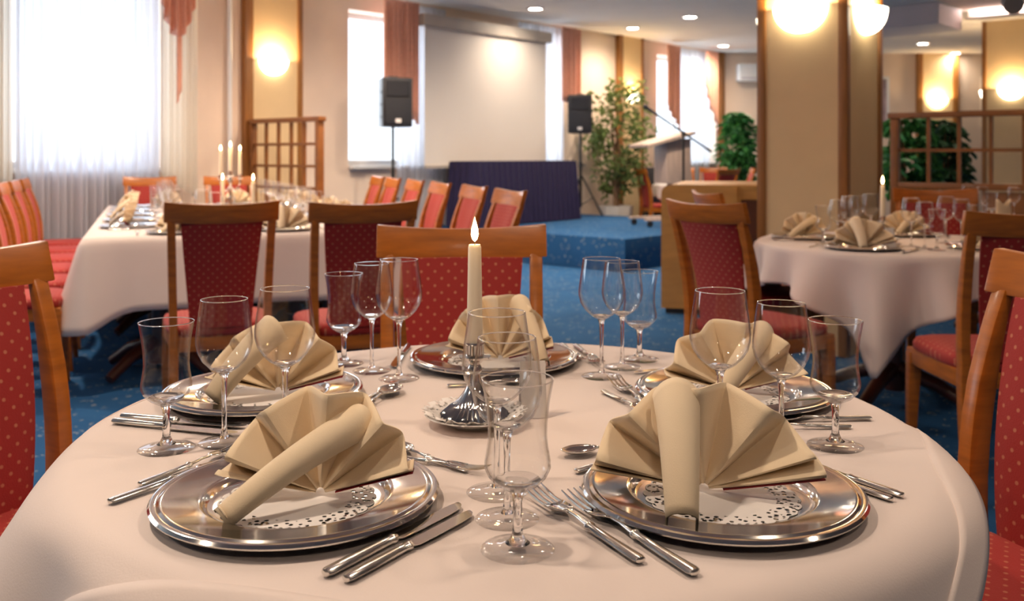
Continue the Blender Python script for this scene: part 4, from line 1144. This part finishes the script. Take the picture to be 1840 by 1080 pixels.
def bushy(label, loc, zb, h0, h1, rad, n, mat, seed, leafL=.16, lw=.035, pot=True):
    rnd = random.Random(seed); stems, leaves = [], []
    for k in range(7):
        a = rnd.uniform(0, 2*PI); r = rad * rnd.uniform(.2, .8); zt = rnd.uniform(h0 + .3 * (h1 - h0), h1)
        stems.append(([(0, 0, .2), (r*.3*math.cos(a), r*.3*math.sin(a), .5 * zt), (r*math.cos(a), r*math.sin(a), zt)], [.014, .010, .004]))
    for k in range(n):
        z = rnd.uniform(h0, h1); q = (z - h0) / (h1 - h0); rr = rad * math.sqrt(rnd.random()) * (.55 + .45 * math.sin(PI * (.15 + .75 * q)))
        a = rnd.uniform(0, 2*PI); p = Vector((rr*math.cos(a), rr*math.sin(a), z))
        for m in range(5):
            b = rnd.uniform(0, 2*PI); leaves.append((p, leafL * rnd.uniform(.7, 1.1), lw, Vector((math.cos(b), math.sin(b), rnd.uniform(-.9, .1)))))
    return plant('potted_plant', label, loc, zb, stems, leaves, mat, seed, pot, .18, .34)
bushy('glossy green bushy plant in the far corner left of the large pillar', at_d(1326, 15.0), 0, .75, 1.85, .30, 150, 'leaf_green', 31)
bushy('bright green plant behind the left squares of the right lattice', at_d(1632, 8.6), 0, .8, 1.50, .24, 110, 'leaf_green', 33, .13, .03)
bushy('dark green plant behind the lattice, right of the brighter one', at_d(1692, 9.0), 0, .75, 1.5, .26, 80, 'leaf_dark', 35, .15, .032)

# ---------------------------------------------------------------- table and chairs in the far corner
FC = at_d(1252, 13.75)
t = round_table('far round table under a white cloth behind the lectern', (FC.x, FC.y), .6)
o = drape('tablecloth', 'cloth_under', (FC.x, FC.y, 0), 0, circle_perim(.61, 120), .75, square_drop(.8, .61, .2, 120, .1), lambda i, s: s * .12 * math.sin(11 * 2*PI*i/120), .02, .03, 8)
tag(o, 'white cloth of the far round table behind the lectern', 'tablecloth')
G4 = 'chairs at the far table behind the stage'
chair_at(at_d(1147, 13.2), (1, .25), 'orange-red chair turned sideways next to the ficus planter', G4)
chair_at(at_d(1222, 14.6), (.1, -1), 'red chair behind the far table, left one', G4)
chair_at(at_d(1282, 14.8), (-.3, -1), 'red chair behind the far table, right one', G4)
chair_at(at_d(1312, 13.1), (-.55, .8), 'orange-backed chair in front of the far table', G4)
chair_at(at_d(1356, 14.1), (-1, .1), 'red chair at the far table half hidden by the large pillar', G4)
# equipment case behind the lectern
q = at_d(1180, 14.3)
t = thing('amplifier_rack', 'black equipment rack standing between the ficus and the far table', 'equipment rack', (q.x, q.y, 0), .1)
MB().box(-.17, .17, 0, .22, .05, .98).build('case', 'black_plastic', t, bevel=.01)
for z in (.62, .78): MB().box(-.14, .14, -.012, .002, z, z + .13).build('front_panel', 'black_grille', t, bevel=.004)
for x in (-.13, .13):
    for y in (.04, .18): MB().tube([(x, y, 0), (x, y, .05)], .025, 10).build('caster', 'black_metal', t)

# ---------------------------------------------------------------- pictures, air conditioner, spotlight
def picture(px0, px1, z0, z1, label):
    p0, p1 = far_pt(px0), far_pt(px1); L = (p1 - p0).length / 2
    t = thing('framed_picture', label, 'picture', Vector((*((p0 + p1) / 2).to_2d(), z0)), fa); H = z1 - z0
    fr = MB(); w = .05
    fr.box(-L, L, -.03, -.002, 0, w); fr.box(-L, L, -.03, -.002, H - w, H); fr.box(-L, -L + w, -.03, -.002, w, H - w); fr.box(L - w, L, -.03, -.002, w, H - w)
    fr.build('frame', 'white_paint', t, bevel=.004)
    MB().box(-L + w, L - w, -.018, -.003, w, H - w).build('print', 'picture_print', t, smooth=0)
picture(1560, 1597, 1.6, 2.55, 'white-framed picture partly hidden by the large pillar')
picture(1764, 1830, 1.65, 2.55, 'white-framed picture partly hidden by the far right pillar')
fq = far_pt(1352)
t = thing('air_conditioner', 'white wall air conditioner high in the far corner left of the large pillar', 'air conditioner', Vector((fq.x, fq.y, 2.45)), fa)
MB().box(-.3, .6, -.24, 0, 0, .3).build('housing', 'white_paint', t, bevel=.03)
MB().box(-.26, .56, -.246, -.238, .03, .06).build('air_slot', 'duct_grey', t)
q = at_d(1815, 8.6, 0)
t = thing('ceiling_spotlight', 'grey swivelling spotlight hanging from the ceiling at the upper right', 'spotlight', (q.x, q.y, HC), .5)
MB().box(-.1, .1, -.05, .05, -.05, 0).build('mount', 'grey_metal', t, bevel=.008)
MB().tube([(0, 0, -.05), (0, 0, -.32)], .014, 10).build('drop_rod', 'grey_metal', t)
MB().tube([(-.10, -.10, -.44), (.09, .06, -.38)], .075, 18).build('lamp_head', 'grey_metal', t)
MB().tube([(-.115, -.112, -.445), (-.09, -.09, -.437)], .085, 18).build('lamp_rim', 'grey_metal', t)
